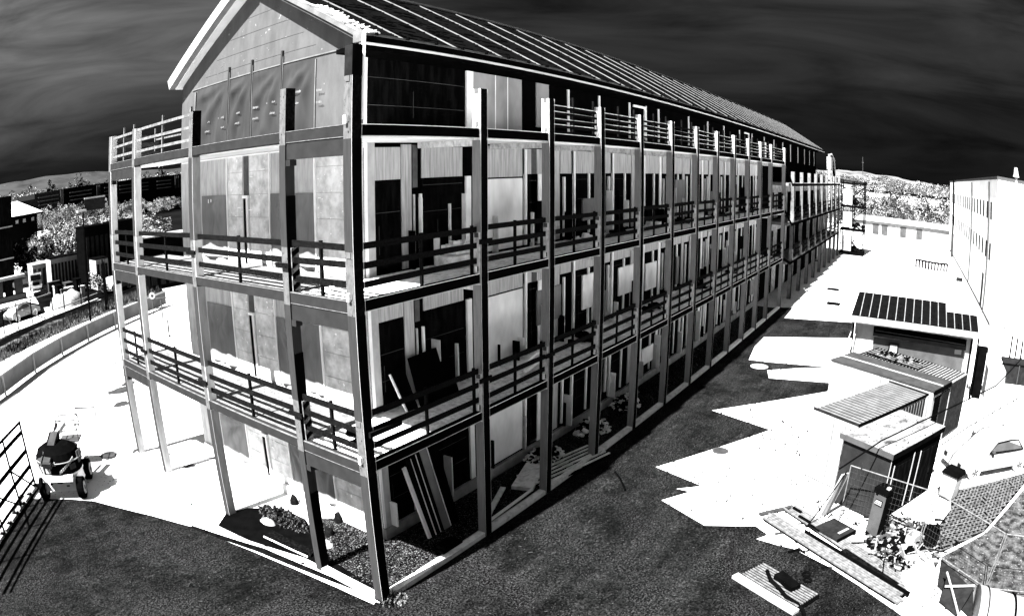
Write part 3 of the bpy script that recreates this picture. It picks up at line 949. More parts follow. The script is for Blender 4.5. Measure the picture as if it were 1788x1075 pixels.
single('ladder', MB().bar((19.0, -5.6, 0), (20.55, -6.2, 2.3), .04).bar((19.15, -5.85, 0), (20.65, -6.42, 2.3), .04), 'yard_white', 'pair of pale props leaning on the left end of the shed', 'prop')
single('crate', MB().box(20.8, -14.2, 0, 22.0, -13.2, 1.35), 'yard_white', 'white square crate beside the right end of the shed', 'crate')
single('equipment_cabinet', MB().box(20.9, -13.0, 0, 21.4, -12.55, 2.0).box(20.95, -13.05, 2.0, 21.35, -12.5, 2.2), 'black', 'tall black cabinet between the shed and the white crate', 'cabinet')
single('low_wall', MB().box(24, -19, 0, 24.6, -14.6, 1.0).box(23.9, -19.1, 1.0, 24.7, -14.5, 1.12), 'yard_mid', 'low grey wall with dark coping right of the shed', 'wall')

# --- car beside the debris net
def car(name, label, loc, rz, Lc=3.55, Wc=1.45, Hc=1.18, body='yard_white', win='yard_soft', group=None, line=True):
    t = thing(name, label, 'car', loc, rz, group)
    prof = [(-.5, .22), (-.5, .5), (-.44, .60), (-.36, .66), (-.24, .98), (-.10, 1.0), (.08, .97), (.20, .72), (.40, .60), (.49, .48), (.5, .22)]
    P = [(a*Lc, b*Hc) for a, b in prof]
    n = len(P); m = MB()
    for sgn in (-1, 1):
        for x, z in P:
            ins = .12 if z > .68*Hc else (0.03 if z > .58*Hc else 0)
            m.v.append((x, sgn*(Wc/2-ins), z))
    m.f.append(tuple(range(n))); m.f.append(tuple(reversed(range(n, 2*n))))
    for i in range(n):
        j = (i+1) % n
        m.f.append((i, n+i, n+j, j))
    lpart('body', m, body, t)
    for sgn in (-1, 1):
        y = sgn*(Wc/2-.085)
        pts = [(-.31, .67), (-.22, .93), (-.10, .95), (.07, .92), (.17, .70)]
        arc = [(a*Lc, y+sgn*.04 if b < .75 else y, b*Hc) for a, b in pts]
        mw = MB()
        mw.v = [(a*Lc, sgn*(Wc/2-(.03 if b < .75 else .112)), b*Hc) for a, b in pts]
        mw.f = [tuple(range(5)) if sgn < 0 else tuple(reversed(range(5)))]
        w = lpart('window', mw, win, t)
        if line:
            lpart('window_seal', MB().tube([(a, b+sgn*.012, c) for a, b, c in [(p_[0], sgn*(Wc/2-(.03 if p_[2] < .75*Hc else .112)), p_[2]) for p_ in arc]+[(-.31*Lc, sgn*(Wc/2-.03), .67*Hc)]], .022, 4), 'black', w)
        for x in (-.31, .31):
            wh = lpart('wheel', MB().disc((x*Lc, sgn*(Wc/2-.14), .26), .26, sgn*.15, 18, (0, 1, 0)), 'rail_pale', t)
            rm = MB().disc((x*Lc, sgn*(Wc/2+.012), .26), .16, sgn*.008, 14, (0, 1, 0))
            lpart('rim', rm, 'yard_white', wh)
            for k in range(5):
                aa = k*1.257
                lpart('spoke', MB().bar((x*Lc+.03*math.cos(aa), sgn*(Wc/2+.025), .26+.03*math.sin(aa)), (x*Lc+.15*math.cos(aa), sgn*(Wc/2+.025), .26+.15*math.sin(aa)), .04, .02), 'yard_mid' if body == 'yard_white' else 'black', wh) if line else None
    lpart('door_line', MB().bar((-.05*Lc, -Wc/2-.004, .2*Hc), (-.04*Lc, -Wc/2-.004, .62*Hc), .02, .012), 'yard_grey', t)
    lpart('sill_line', MB().bar((-.3*Lc, -Wc/2-.004, .24), (.3*Lc, -Wc/2-.004, .24), .02, .03), 'yard_mid', t)
    lpart('roof_rail', MB().tube([(-.24*Lc, -Wc/2+.2, 1.0*Hc), (.08*Lc, -Wc/2+.2, .985*Hc), (.22*Lc, -Wc/2+.16, .75*Hc)], .02, 4), 'yard_grey', t)
    lpart('bumper', MB().box(-.51*Lc, -Wc*.45, .24, -.49*Lc, Wc*.45, .42), 'yard_soft', t)
    for sgn in (-1, 1):
        lpart('headlight', MB().box(.485*Lc, sgn*Wc*.36-.1, .42, .50*Lc, sgn*Wc*.36+.1, .54), 'yard_mid', t)
        lpart('mirror', MB().box(.12*Lc, sgn*(Wc/2), .72*Hc, .15*Lc, sgn*(Wc/2+.12), .80*Hc), 'yard_soft', t)
    return t
car('parked_car', 'white hatchback parked behind the mesh fence beside the black and white net', (13.25, -12.75, 0), math.radians(-62+180), 3.7, 1.5, 1.22)

# --- debris net on the ground: knotted white cords over dark ground
nt = thing('debris_net', 'black and white knotted net spread on the ground in front of the white car', 'net', (10, -12, 0))
quad = [Vector((11.0, -11.2, 0)), Vector((13.4, -15.0, 0)), Vector((8.6, -12.4, 0)), Vector((7.0, -10.7, 0)), Vector((7.9, -10.5, 0)), Vector((9.8, -11.2, 0))]
build('net_base', MB().poly([(p_.x, p_.y) for p_ in quad], .006, .012), 'black', nt)
def inside(px, py, poly):
    c = False
    for i in range(len(poly)):
        a, b = poly[i], poly[i-1]
        if (a.y > py) != (b.y > py) and px < (b.x-a.x)*(py-a.y)/(b.y-a.y)+a.x:
            c = not c
    return c
m = MB(); q = random.Random(4)
u1 = Vector((.52, -.855, 0)); u2 = Vector((.855, .52, 0)); st = .17
for i in range(-30, 45):
    for j in range(-30, 30):
        a = Vector((10, -12, 0))+u1*(i*st)+u2*(j*st)
        for d in (u1, u2):
            b = a+d*st
            if inside(a.x, a.y, quad) and inside(b.x, b.y, quad) and q.random() < .97:
                ja = Vector((q.uniform(-.01, .01), q.uniform(-.01, .01), 0))
                m.bar(a+ja+Vector((0, 0, .025)), b+ja+Vector((0, 0, .025)), .052, .02)
o = build('net_mesh', m, 'net_cord', nt); o['kind'] = 'stuff'
gq = MB().poly([(8.6, -12.5), (13.6, -15.3), (13, -22), (2, -22), (3.2, -12.9), (5.9, -11.2), (7.0, -10.95)], -.017, .006)
M('scrub_ground', .008, .075, 3.5, .40, .68, 6, speck=(.14, 11, .66, 1))
struct('scrub_ground', gq, 'scrub_ground')
gq = MB().poly([(5.6, -10.9), (6.9, -10.95), (4.9, -12.5), (3.9, -12.3)], .007, .02)
single('grey_mat', gq, 'yard_mid', 'flat grey mat strip lying between the white heap and the rough ground', 'mat')

# --- temporary mesh fence
def fence(a, b, h, label, mesh='hatch', grp='temporary mesh fence panels'):
    a, b = Vector(a), Vector(b)
    t = thing('fence_panel', label, 'fence', a, 0, grp)
    up_ = Vector((0, 0, h))
    for p_, q_ in ((a+up_, b+up_), (a, a+up_), (b, b+up_), (a+Vector((0, 0, .15)), b+Vector((0, 0, .15)))):
        build('tube', MB().tube([p_, q_], .017, 6), 'slat_white', t)
    d = b-a; n = int(d.length/.11)
    m = MB()
    for i in range(1, n):
        p_ = a+d*(i/n)
        m.bar(p_+Vector((0, 0, .15)), p_+up_, .004)
    for k in range(1, 9):
        z = Vector((0, 0, .15+k*(h-.15)/9))
        m.bar(a+z, b+z, .005)
    o = build('wire_mesh', m, 'wire', t); o['kind'] = 'stuff'
    return t
fence((8.2, -7.72, 0), (7.33, -10.15, 0), 1.6, 'mesh fence panel in front of the grey steel store')
fence((7.33, -10.22, 0), (5.50, -12.30, 0), 1.6, 'mesh fence panel running from the store corner to the grey mat')
fence((5.47, -12.36, 0), (5.2, -15.2, 0), 1.6, 'mesh fence panel at the edge of the rough pale ground, cut by the picture edge')
t = thing('leaning_prop', 'thin black rod leaning against the fence beside the grey steel store', 'rod', (8.0, -7.0, 0))
build('rod', MB().tube([(7.55, -6.9, .0), (8.15, -7.65, 1.45)], .018, 5), 'black', t)
single('leaning_board', MB().hexa([(8.25, -7.15, 0), (8.45, -7.35, 0), (8.49, -7.31, 0), (8.29, -7.11, 0), (8.10, -7.55, 1.35), (8.28, -7.72, 1.35), (8.32, -7.68, 1.35), (8.14, -7.51, 1.35)]), 'yard_white', 'narrow white board leaning on the left edge of the grey store', 'board')
# cable strung beside the boxes
t = thing('overhead_cable', 'black cable sagging over the containers towards the right picture edge', 'cable', (11, -11, 0))
build('cable', MB().tube([(6.74, -7.52, 2.1), (8.38, -8.42, 2.3), (9.76, -9.38, 2.38), (10.9, -10.14, 2.4), (12.54, -11.25, 2.4), (14.4, -12.61, 2.45), (18.33, -14.56, 2.75), (20, -15.4, 3.0)], .022, 5), 'black', t)
build('lower_cable', MB().tube([(10.47, -10.37, 1.6), (12.34, -11.44, 1.6), (14.4, -12.81, 1.6), (16.65, -14.46, 1.62), (19, -16, 1.7)], .02, 5), 'black', t)
for x, y in ((13.6, -11.9), (15.6, -13.2), (17.6, -14.2)):
    build('post', MB().tube([(x, y, 0), (x, y, 2.45)], .02, 5), 'yard_soft', t)
for a, b in (((12.6, -11.3), (15.4, -13.1)), ((14.4, -12.6), (12.9, -11.5))):
    build('brace', MB().tube([(a[0], a[1], .1), (b[0], b[1], 1.6)], .015, 4), 'yard_soft', t)

# --- meter cabinet
t = thing('meter_cabinet', 'pale electrical cabinet with black top and small framed label', 'cabinet', (7.78, -8.55, 0), math.radians(-33))
lpart('body', MB().box(.02, -.42, 0, .35, .42-.42, 1.2), 'yard_soft', t)
lpart('side_wall', MB().box(.0, -.445, 0, .37, -.422, 1.22), 'black', t)
lpart('top_cover', MB().box(-.02, -.46, 1.205, .40, .03, 1.32), 'black', t)
w = lpart('name_plate', MB().box(.008, -.33, .86, .019, -.08, 1.02), 'black', t)
for i, z in enumerate((.985, .945, .90)):
    lpart('plate_print', MB().box(.002, -.31, z-.012, .007, -.10+.02*i, z+.012), 'yard_white', w)
lpart('mark', MB().box(.008, -.12, 1.12, .019, -.04, 1.15), 'black', t)
lpart('bracket', MB().box(.1, -.40, 1.322, .2, -.3, 1.37), 'yard_white', t)

# --- long boards, sheets, heap
def stack(label, a, b, n, w, gap, z, mat, name='timber_stack', piece='board', th=.05, cat='boards'):
    a, b = Vector(a), Vector(b)
    d = (b-a).normalized(); s_ = Vector((-d.y, d.x, 0))
    t = thing(name, label, cat, a)
    q = random.Random(int(abs(a.x*100)))
    mid_ = s_*((n-1)*(w+gap)/2)
    build('underlay', MB().bar(a+mid_+Vector((0, 0, z+.005)), b+mid_+Vector((0, 0, z+.005)), n*(w+gap)+.02, .01), 'black', t)
    for i in range(n):
        o_ = s_*(i*(w+gap)); e = q.uniform(-.12, .12)
        build(piece, MB().bar(a+o_+d*e+Vector((0, 0, z+th/2)), b+o_+d*q.uniform(-.12, .12)+Vector((0, 0, z+th/2)), w, th), mat, t)
    return t
stack('long white boards laid side by side at the edge of the dark painted-light asphalt', (4.93, -10.02, 0), (7.78, -5.92, 0), 5, .058, .026, .06, 'slat_white')
stack('second run of white boards behind the long front boards', (5.5, -10.3, 0), (8.55, -6.35, 0), 6, .048, .026, .03, 'slat_white')
stack('short white planks near the dark square sheet', (6.9, -8.9, 0), (8.3, -7.0, 0), 3, .09, .02, .02, 'yard_white')
single('steel_channel', MB().bar((7.1, -6.95, .13), (4.95, -10.13, .13), .05, .10), 'black', 'long black steel channel lying between the two runs of white boards', 'channel')
single('steel_channel', MB().bar((5.35, -9.75, .06), (6.6, -8.1, .06), .22, .06), 'yard_dark', 'short dark channel beside the long black one', 'channel')
single('steel_bracket', MB().bar((7.72, -5.55, .05), (8.5, -6.3, .05), .12, .05), 'yard_grey', 'grey steel flat across the far end of the long boards', 'bar')
single('steel_bar', MB().bar((6.9, -6.2, .03), (7.15, -6.5, .03), .06, .03), 'yard_grey', 'short grey bar on the ground left of the long boards', 'bar')
single('steel_bar', MB().bar((6.15, -6.75, .03), (6.4, -7.0, .03), .06, .05), 'black', 'short dark bar with a bent end left of the long boards', 'bar')
for k, (x, y, l) in enumerate(((7.9, -6.6, .5), (8.3, -6.35, .35), (7.55, -6.95, .5))):
    single('steel_offcut', MB().bar((x, y, .12), (x-.5*l, y-.75*l, .12), .07, .04), 'black', ['black steel offcut on the boards, middle of three', 'black steel offcut nearest the grey steel flat', 'black steel offcut nearest the square dark sheet'][k], 'offcut', 'steel offcuts')
t = thing('dark_sheet', 'square dark grey sheet with a white slot lying on the planks', 'sheet', (7.45, -7.7, 0), math.radians(-33))
lpart('sheet', MB().box(-.35, -.42, .10, .42, .42, .16), 'yard_mid', t)
lpart('slot', MB().box(-.1, -.28, .161, .30, -.20, .17), 'yard_white', t)
lpart('sheet_edge', MB().box(-.35, -.46, .08, .42, -.425, .165), 'black', t)
single('manhole_cover', MB().disc((6.0, -8.35, .0), .09, .03, 12), 'yard_grey', 'small round grey cap on the pale ground beside the long boards', 'cap')

hp = thing('scrap_heap', 'heap of tangled white and black building scrap between the meter cabinet and the net', 'heap', (7.1, -9.8, 0))
for s_, mat_, n_ in ((31, 'scrap_pale', 190), (32, 'black', 260), (33, 'yard_grey', 120)):
    m = MB().lumps(n_, 7.3, -9.75, 1.6, 1.15, .22, .04, .20, s_, .3)
    o = build('scrap', m, mat_, hp); o['kind'] = 'stuff'
q = random.Random(8)
m1, m2 = MB(), MB()
for i in range(24):
    x, y = q.uniform(6.3, 8.4), q.uniform(-10.5, -8.9); a = q.random()*6.28; l = q.uniform(.3, .9)
    (m1 if i % 2 else m2).tube([(x, y, q.uniform(.05, .25)), (x+l*.5*math.cos(a), y+l*.5*math.sin(a), q.uniform(.1, .3)), (x+l*math.cos(a+.5), y+l*math.sin(a+.5), .1)], .018, 5)
o = build('hose', m1, 'yard_white', hp); o['kind'] = 'stuff'
o = build('hose', m2, 'black', hp); o['kind'] = 'stuff'
def crate(label, x, y, a, w, d, h, mat, topm, cat='box', open_=True, name='cardboard_box', z0=0):
    t = thing(name, label, cat, (x, y, z0), a)
    k = .02
    for nm, bx in (('side', (0, 0, 0, w, k, h)), ('side', (0, d-k, 0, w, d, h)), ('end', (0, k, 0, k, d-k, h)), ('end', (w-k, k, 0, w, d-k, h))):
        lpart(nm, MB().box(*bx), mat, t)
    lpart('bottom', MB().box(k, k, 0, w-k, d-k, h*(.3 if open_ else .96)), topm, t)
    return t
crate('white open box with a black inside lying in front of the scrap heap', 6.5, -10.2, .3, .55, .42, .3, 'yard_white', 'black')
crate('small white tilted box in the middle of the scrap heap', 7.05, -10.0, -.5, .4, .3, .42, 'yard_white', 'yard_mid')
crate('black crate at the net side of the scrap heap', 7.45, -10.75, .1, .45, .4, .45, 'black', 'yard_mid', name='black_crate')
# wheelie bin
t = thing('wheelie_bin', 'white bin with a dark hinged lid standing behind the store beside the net', 'bin', (10.35, -10.95, 0), math.radians(-33))
m = MB().hexa([(0, -.25, .08), (.4, -.25, .08), (.4, .25, .08), (0, .25, .08), (-.06, -.32, .8), (.46, -.32, .8), (.46, .32, .8), (-.06, .32, .8)])
lpart('body', m, 'yard_white', t)
lpart('lid', MB().hexa([(-.1, -.36, .81), (.5, -.36, .81), (.5, .36, .81), (-.1, .36, .81), (-.04, -.3, .93), (.44, -.3, .93), (.44, .3, .93), (-.04, .3, .93)]), 'black', t)
for y in (-.22, .18):
    lpart('wheel', MB().disc((.4, y, .08), .08, .04, 10, (0, 1, 0)), 'black', t)
# tarpaulin heap (white) and white rounded cover near the corner
def mound(name, label, cat, cx, cy, rx, ry, h, mat, seed, n=26, stuff=False, rough=.25, parts=None):
    m = MB(); q = random.Random(seed)
    R_ = 9
    m.v.append((cx, cy, h))
    for r in range(1, R_+1):
        for k in range(n):
            a = 2*math.pi*k/n; f = r/R_
            nz_ = noise.noise(Vector((math.cos(a)*f*2.2+seed, math.sin(a)*f*2.2, seed*1.7)))
            m.v.append((cx+math.cos(a)*rx*f*(1+.12*nz_), cy+math.sin(a)*ry*f*(1+.12*nz_), max(0, h*math.sqrt(max(0, 1-f*f))*(1+rough*nz_*2))))
    for k in range(n):
        m.f.append((0, 1+k, 1+(k+1) % n))
    for r in range(R_-1):
        for k in range(n):
            a = 1+r*n+k; b = 1+r*n+(k+1) % n
            m.f.append((a, a+n, b+n, b))
    return single(name, m, mat, label, cat, smooth=True)
mound('tarpaulin', 'crumpled white tarpaulin spread beside the scrap heap', 'tarpaulin', 5.95, -10.35, 1.0, .55, .18, 'yard_white', 3)
t = thing('covered_tank', 'large rounded white cover with a black strap at the right corner of the yard', 'cover', (4.3, -13.0, 0))
m = MB(); n = 20
for i in range(15):
    x = -1.1+i*.157
    for k in range(n+1):
        a = math.pi*k/n
        m.v.append((4.1+x*.35+math.cos(a)*.95, -13.1+x, .62*math.sin(a)))
for i in range(14):
    for k in range(n):
        a = i*(n+1)+k
        m.f.append((a, a+1, a+n+2, a+n+1))
m.f.append(tuple(range(n+1))); m.f.append(tuple(reversed(range(14*(n+1), 15*(n+1)))))
build('cover', m, 'yard_white', t, smooth=True)
for dx, w_, mt in ((.05, .035, 'black'), (.85, .02, 'yard_mid')):
    build('strap', MB().tube([(4.1+dx*.35+math.cos(math.pi*k/14)*.965, -13.1+dx, .635*math.sin(math.pi*k/14)) for k in range(1, 14)], w_, 5), mt, t)
single('glass_sheet', MB().hexa([(4.9, -11.0, .02), (5.75, -11.1, .02), (5.2, -11.9, .02), (4.35, -11.55, .02), (4.9, -11.0, .06), (5.75, -11.1, .30), (5.2, -11.9, .30), (4.35, -11.55, .06)]), 'yard_mid', 'dark flat sheet with a pale crossing brace beside the covered tank', 'sheet')
single('brace_frame', MB().bar((5.7, -11.05, .36), (4.35, -11.55, .12), .04).bar((5.2, -11.9, .36), (5.2, -11.05, .28), .04), 'yard_white', 'white crossed brace lying on the dark sheet', 'brace')

# --- pallet with slats, hose and box on the dark ground
t = thing('pallet', 'slatted pallet with a white edge board lying alone on the dark painted-light asphalt', 'pallet', (4.57, -5.88, 0), math.atan2(-1.62, -.88))
# local x runs along the slats, y to the far side is negative
lpart('base_board', MB().box(0, 0, .02, 1.86, .90, .06), 'black', t)
for i in range(9):
    y = .19+i*.082
    lpart('slat', MB().box(.02, y, .10, 1.80, y+.030, .125), 'slat_white', t)
lpart('edge_board', MB().box(-.06, -.06, .05, 1.9, .13, .13), 'yard_white', t)
for x in (.0, .9, 1.78):
    lpart('bearer', MB().box(x, 0, .062, x+.06, .9, .098), 'black', t)
t.rotation_euler = (0, 0, math.atan2(-1.62, -.88))
single('black_box', MB().hexa([(4.35, -7.25, .12), (4.78, -6.72, .12), (4.98, -6.88, .12), (4.56, -7.42, .12), (4.35, -7.25, .24), (4.78, -6.72, .24), (4.98, -6.88, .24), (4.56, -7.42, .24)]), 'black', 'black oblong box lying on the slatted pallet', 'box')
single('black_hose', MB().tube([(5.0, -6.5, .14), (4.6, -6.7, .17), (4.4, -6.95, .15), (4.1, -7.2, .16), (4.0, -7.5, .1), (3.85, -7.7, .05), (3.6, -7.8, .04)], .05, 6), 'black', 'black hose crossing the slatted pallet to the ground', 'hose')
for k, (x, y) in enumerate(((5.33, -7.41), (5.1, -7.5))):
    m = MB().tube([(x+.09*math.cos(a*.5236), y+.09*math.sin(a*.5236), .03) for a in range(13)], .028, 6)
    single('rubber_ring', m, 'black', ['black rubber ring beside the pallet, the farther of two', 'black rubber ring beside the pallet, the nearer of two'][k], 'ring', 'rubber rings')
# manholes
for (x, y, r, mt, lb) in ((11.37, -3.23, .22, 'yard_grey', 'round grey manhole cover on the pale ground between two dark teeth'), (21.12, -2.0, .42, 'yard_dirty', 'round white manhole cover with dark ring near the columns'), (-1.02, 12.0, .27, 'yard_grey', 'round grey manhole cover left of the building behind the lift')):
    t = thing('manhole', lb, 'manhole', (x, y, 0))
    build('ring', MB().disc((x, y, .0), r*1.22, .012, 24), 'yard_dark' if r > .3 else 'yard_soft', t)
    build('cover', MB().disc((x, y, .012), r, .012, 24), mt, t)
single('dark_hose', MB().tube([(8.4, -1.0, .04), (8.1, -1.3, .04), (7.5, -1.75, .04)], .03, 5), 'black', 'short black hose lying on the dark painted-light asphalt near the third column', 'hose')
q = random.Random(77)
m = MB()
for i in range(70):
    x = q.uniform(0, 11); y = q.uniform(-7, -.8)
    if i % 3 == 0: x, y = q.uniform(-5, -.5), q.uniform(-4, 5)
    a = q.random()*3; l = q.uniform(.02, .10)
    m.bar((x, y, .012), (x+l*math.cos(a), y+l*math.sin(a), .015), .012, .01)
struct('litter', m, 'yard_soft', 'stuff')

# crumbs, scraps and straws scattered on the pale yard
q = random.Random(500)
m = MB()
for i in range(1500):
    t_ = q.random()
    if t_ < .6: x, y = q.uniform(7.2, 17), q.uniform(-7.5, -1.6)
    elif t_ < .8: x, y = q.uniform(4.6, 10), q.uniform(-11, -6)
    else: x, y = q.uniform(17, 40), q.uniform(-9, -1.2)
    if inside(x, y, [Vector((a_, b_, 0)) for a_, b_ in dark]): continue
    k_ = q.uniform(.012, .045)*(1.6 if x > 12 else 1); an_ = q.random()*3
    m.bar((x, y, .008), (x+k_*math.cos(an_)*q.uniform(1, 2.4), y+k_*math.sin(an_), .012), k_, .012)
struct('crumbs', m, 'black', 'stuff')
m = MB()
for i in range(130):
    x, y = q.uniform(5.0, 9.3), q.uniform(-11.0, -6.2)
    if inside(x, y, [Vector((a_, b_, 0)) for a_, b_ in dark]): continue
    l_ = q.uniform(.08, .4); an_ = q.random()*3.1
    m.bar((x, y, .03), (x+l_*math.cos(an_), y+l_*math.sin(an_), q.uniform(.03, .1)), q.uniform(.01, .05), .02)
struct('litter', m, 'yard_dark', 'stuff')
# --- materials inside the frame
t = thing('leaning_boards', 'black, white and grey boards leaning on the black ground floor wall', 'boards', (2.8, 1.0, 0))
x_ = 2.62
for w_, mt, h_ in ((.10, 'white', 1.75), (.13, 'black_mottled', 1.95), (.03, 'white', 1.9), (.13, 'black', 1.98), (.025, 'white', 1.95), (.10, 'black', 2.0), (.24, 'tarp_grey', 2.05), (.02, 'white', 2.05), (.30, 'black', 2.2)):
    y_ = .98-.02*x_
    build('board', MB().hexa([(x_, y_, .05), (x_+w_, y_, .05), (x_+w_, y_+.05, .05), (x_, y_+.05, .05), (x_-.06, y_+.6, h_), (x_+w_-.06, y_+.6, h_+.02), (x_+w_-.06, y_+.65, h_+.02), (x_-.06, y_+.65, h_)]), mt, t)
    x_ += w_+.008
single('board_pile', MB().box(2.2, .15, .1, 2.9, .5, .16).box(2.25, .16, .17, 2.7, .4, .26), 'black_mottled', 'dark boards piled by the kerb beside the corner column', 'boards')
t = thing('black_tarpaulin', 'flat black tarpaulin on the ground inside the gable frame', 'tarpaulin', (.5, 4, 0))
build('sheet', MB().poly([(-.38, 4.2), (-.55, 5.35), (.0, 5.75), (.6, 5.6), (1.3, 4.9), (1.35, 4.0), (.9, 3.0), (.45, 1.9), (.32, .5), (.18, .5), (.15, 1.6), (.1, 2.6)], .014, .03), 'black', t)
m = MB().lumps(160, .95, 4.4, .35, 1.0, .08, .03, .1, 41)
m.v = [(x, y, z+.03) for x, y, z in m.v]
o = build('rubble', m, 'gravel', t); o['kind'] = 'stuff'
single('flat_plank', MB().hexa([(.05, 3.95, .04), (.3, 4.1, .04), (.42, 2.55, .04), (.2, 2.45, .04), (.05, 3.95, .09), (.3, 4.1, .09), (.42, 2.55, .09), (.2, 2.45, .09)]), 'black_mottled', 'dark plank with pale edge lying on the black tarpaulin', 'plank')
single('flat_plank', MB().bar((-.02, 4.0, .06), (.14, 2.5, .06), .02, .03), 'white', 'thin pale lath along the edge of the dark plank', 'lath')
mound('cement_bag', 'white cement bag lying at the edge of the black tarpaulin', 'bag', .55, 4.55, .16, .30, .10, 'yard_white', 6)
mound('cement_bag', 'white spilled bag against the gravel under the second gable column', 'bag', .85, 2.7, .22, .26, .08, 'yard_white', 9)
for k, (x, y) in enumerate(((1.75, 4.9), (1.25, 2.95), (1.9, 3.3))):
    mound('dark_sack', ['small dark sack by the gable wall on the pale floor', 'dark round sack beside the gravel bed', 'dark scrap leaning at the foot of the gable wall'][k], 'sack', x, y, .12, .14, .22, 'rail_dark', 12+k, 14)
# pallets and scrap by the third column
for k, (x, y, lb) in enumerate(((8.6, .25, 'dark slatted pallet beside the third street column'), (7.3, .5, 'pallet half hidden behind the third street column'))):
    t = thing('pallet', lb, 'pallet', (x, y, 0), math.radians(-12), 'pallets under the frame')
    lpart('base_board', MB().box(-.8, -.45, .03, .9, .55, .07), 'black', t)
    for i in range(6):
        lpart('slat', MB().box(-.8, -.42+i*.17, .10, .9, -.36+i*.17, .13), 'white_dirty', t)
for k, (x, y, n_, lb) in enumerate(((8.2, 1.2, 110, 'heap of pale and dark scrap in the third ground floor bay'), (11.0, 1.1, 90, 'heap of scrap in the fourth ground floor bay'), (13.8, 1.2, 60, 'low heap of scrap in the fifth ground floor bay'))):
    t = thing('scrap_heap', lb, 'heap', (x, y, 0))
    for s_, mt in ((50+k, 'white'), (60+k, 'black')):
        o = build('scrap', MB().lumps(n_, x, y, .75, .5, .4, .04, .22, s_, .4), mt, t); o['kind'] = 'stuff'
single('paving_slab', MB().hexa([(6.2, .35, .02), (7.9, .9, .02), (7.5, 1.4, .02), (6.0, .9, .02), (6.2, .35, .12), (7.9, .9, .12), (7.5, 1.4, .12), (6.0, .9, .12)]), 'white_dirty', 'pale slab lying on the gravel between the second and third columns', 'slab')
single('flat_plank', MB().bar((4.1, .4, .05), (5.9, 1.1, .05), .14, .05), 'white_dirty', 'pale plank lying across the gravel in the second bay', 'plank')
single('flat_plank', MB().bar((3.9, .22, .14), (6.1, .30, .14), .06, .05), 'white', 'thin pale lath on the kerb of the second bay', 'lath')
q = random.Random(19)
m = MB().lumps(90, .25, -.1, .32, .26, .10, .02, .06, 71)
t = thing('weeds', 'tuft of pale weeds and stones at the foot of the corner column', 'weeds', (.25, -.1, 0))
o = build('stones', m, 'slat_white', t); o['kind'] = 'stuff'
m = MB()
for i in range(150):
    x, y = .2+q.gauss(0, .16), -.1+q.gauss(0, .14)
    m.tube([(x, y, 0), (x+q.uniform(-.1, .1), y+q.uniform(-.1, .1), q.uniform(.08, .22))], .012, 3, .003)
o = build('stalks', m, 'rail_dark', t); o['kind'] = 'stuff'
# things on the balconies
single('black_board', MB().hexa([(3.0, 1.25, 3.22), (4.35, 1.25, 3.22), (4.35, 1.3, 3.22), (3.0, 1.3, 3.22), (3.05, 1.62, 4.25), (4.35, 1.62, 4.3), (4.35, 1.66, 4.3), (3.05, 1.66, 4.25)]), 'black', 'large black board leaning on the wall of the first floor balcony', 'board')
single('black_board', MB().hexa([(2.55, 1.2, 3.22), (2.85, 1.2, 3.22), (2.85, 1.24, 3.22), (2.55, 1.24, 3.22), (2.5, 1.62, 4.1), (2.85, 1.62, 4.15), (2.85, 1.66, 4.15), (2.5, 1.66, 4.1)]), 'black', 'narrow black board leaning beside the large one on the first floor balcony', 'board')
single('white_strip', MB().bar((2.46, 1.2, 3.25), (2.4, 1.6, 4.05), .05, .03), 'white', 'white strip leaning left of the narrow black board', 'strip')
t = thing('insulation_bags', 'white wrapped bundles heaped behind the rail of the second floor balcony', 'bundle', (4.3, 1.2, 6.2))
o = build('bundle', MB().box(3.75, .9, 6.2, 5.0, 1.35, 6.45).box(4.0, 1.0, 6.46, 4.8, 1.4, 6.66), 'white_dirty', t)
m = MB().lumps(40, 4.4, 1.15, .55, .3, .2, .05, .2, 81); m.v = [(x, y, z+6.5) for x, y, z in m.v]
o = build('wrapping', m, 'white', t); o['kind'] = 'stuff'
for k, (x, y, z) in enumerate(((1.2, 3.4, 3.2), (.9, 1.3, 3.2))):
    mound('dark_bucket', ['dark overturned bucket on the first floor gable balcony behind the striped column', 'dark bucket on the first floor gable balcony near the corner column'][k], 'bucket', x, y, .15, .15, .18, 'black', 33+k, 12)
    bpy.context.scene.collection.objects[-1].location.z = z+.01
single('dark_slab', MB().box(.55, .5, 3.2, .85, 1.0, 3.26), 'black', 'flat black slab on the first floor gable balcony', 'slab')
# hazard-striped wraps on the second gable column
for zf in (Z[1], Z[2]):
    t = thing('hazard_tape', 'black and white striped wrap on the gable column at the %s balcony' % ('first floor' if zf < 5 else 'second floor'), 'hazard tape', (.12, 1.82, zf))
    build('sheet', MB().box(.06, 1.79, zf+.02, .25, 1.815, zf+.84), 'scrap_pale', t)
    for i in range(4):
        z = zf+.02+i*.21
        build('stripe', MB().hexa([(.065, 1.782, z), (.245, 1.782, z+.10), (.245, 1.789, z+.10), (.065, 1.789, z), (.065, 1.782, z+.11), (.245, 1.782, z+.205), (.245, 1.789, z+.205), (.065, 1.789, z+.11)]), 'black', t)
single('pipe_bundle', MB().bar((6.3, .7, 3.3), (8.4, 1.1, 3.32), .08).bar((6.2, .8, 3.4), (7.8, 1.2, 3.42), .07), 'white', 'white pipes on the first floor balcony of the third bay', 'pipes')
q = random.Random(90)
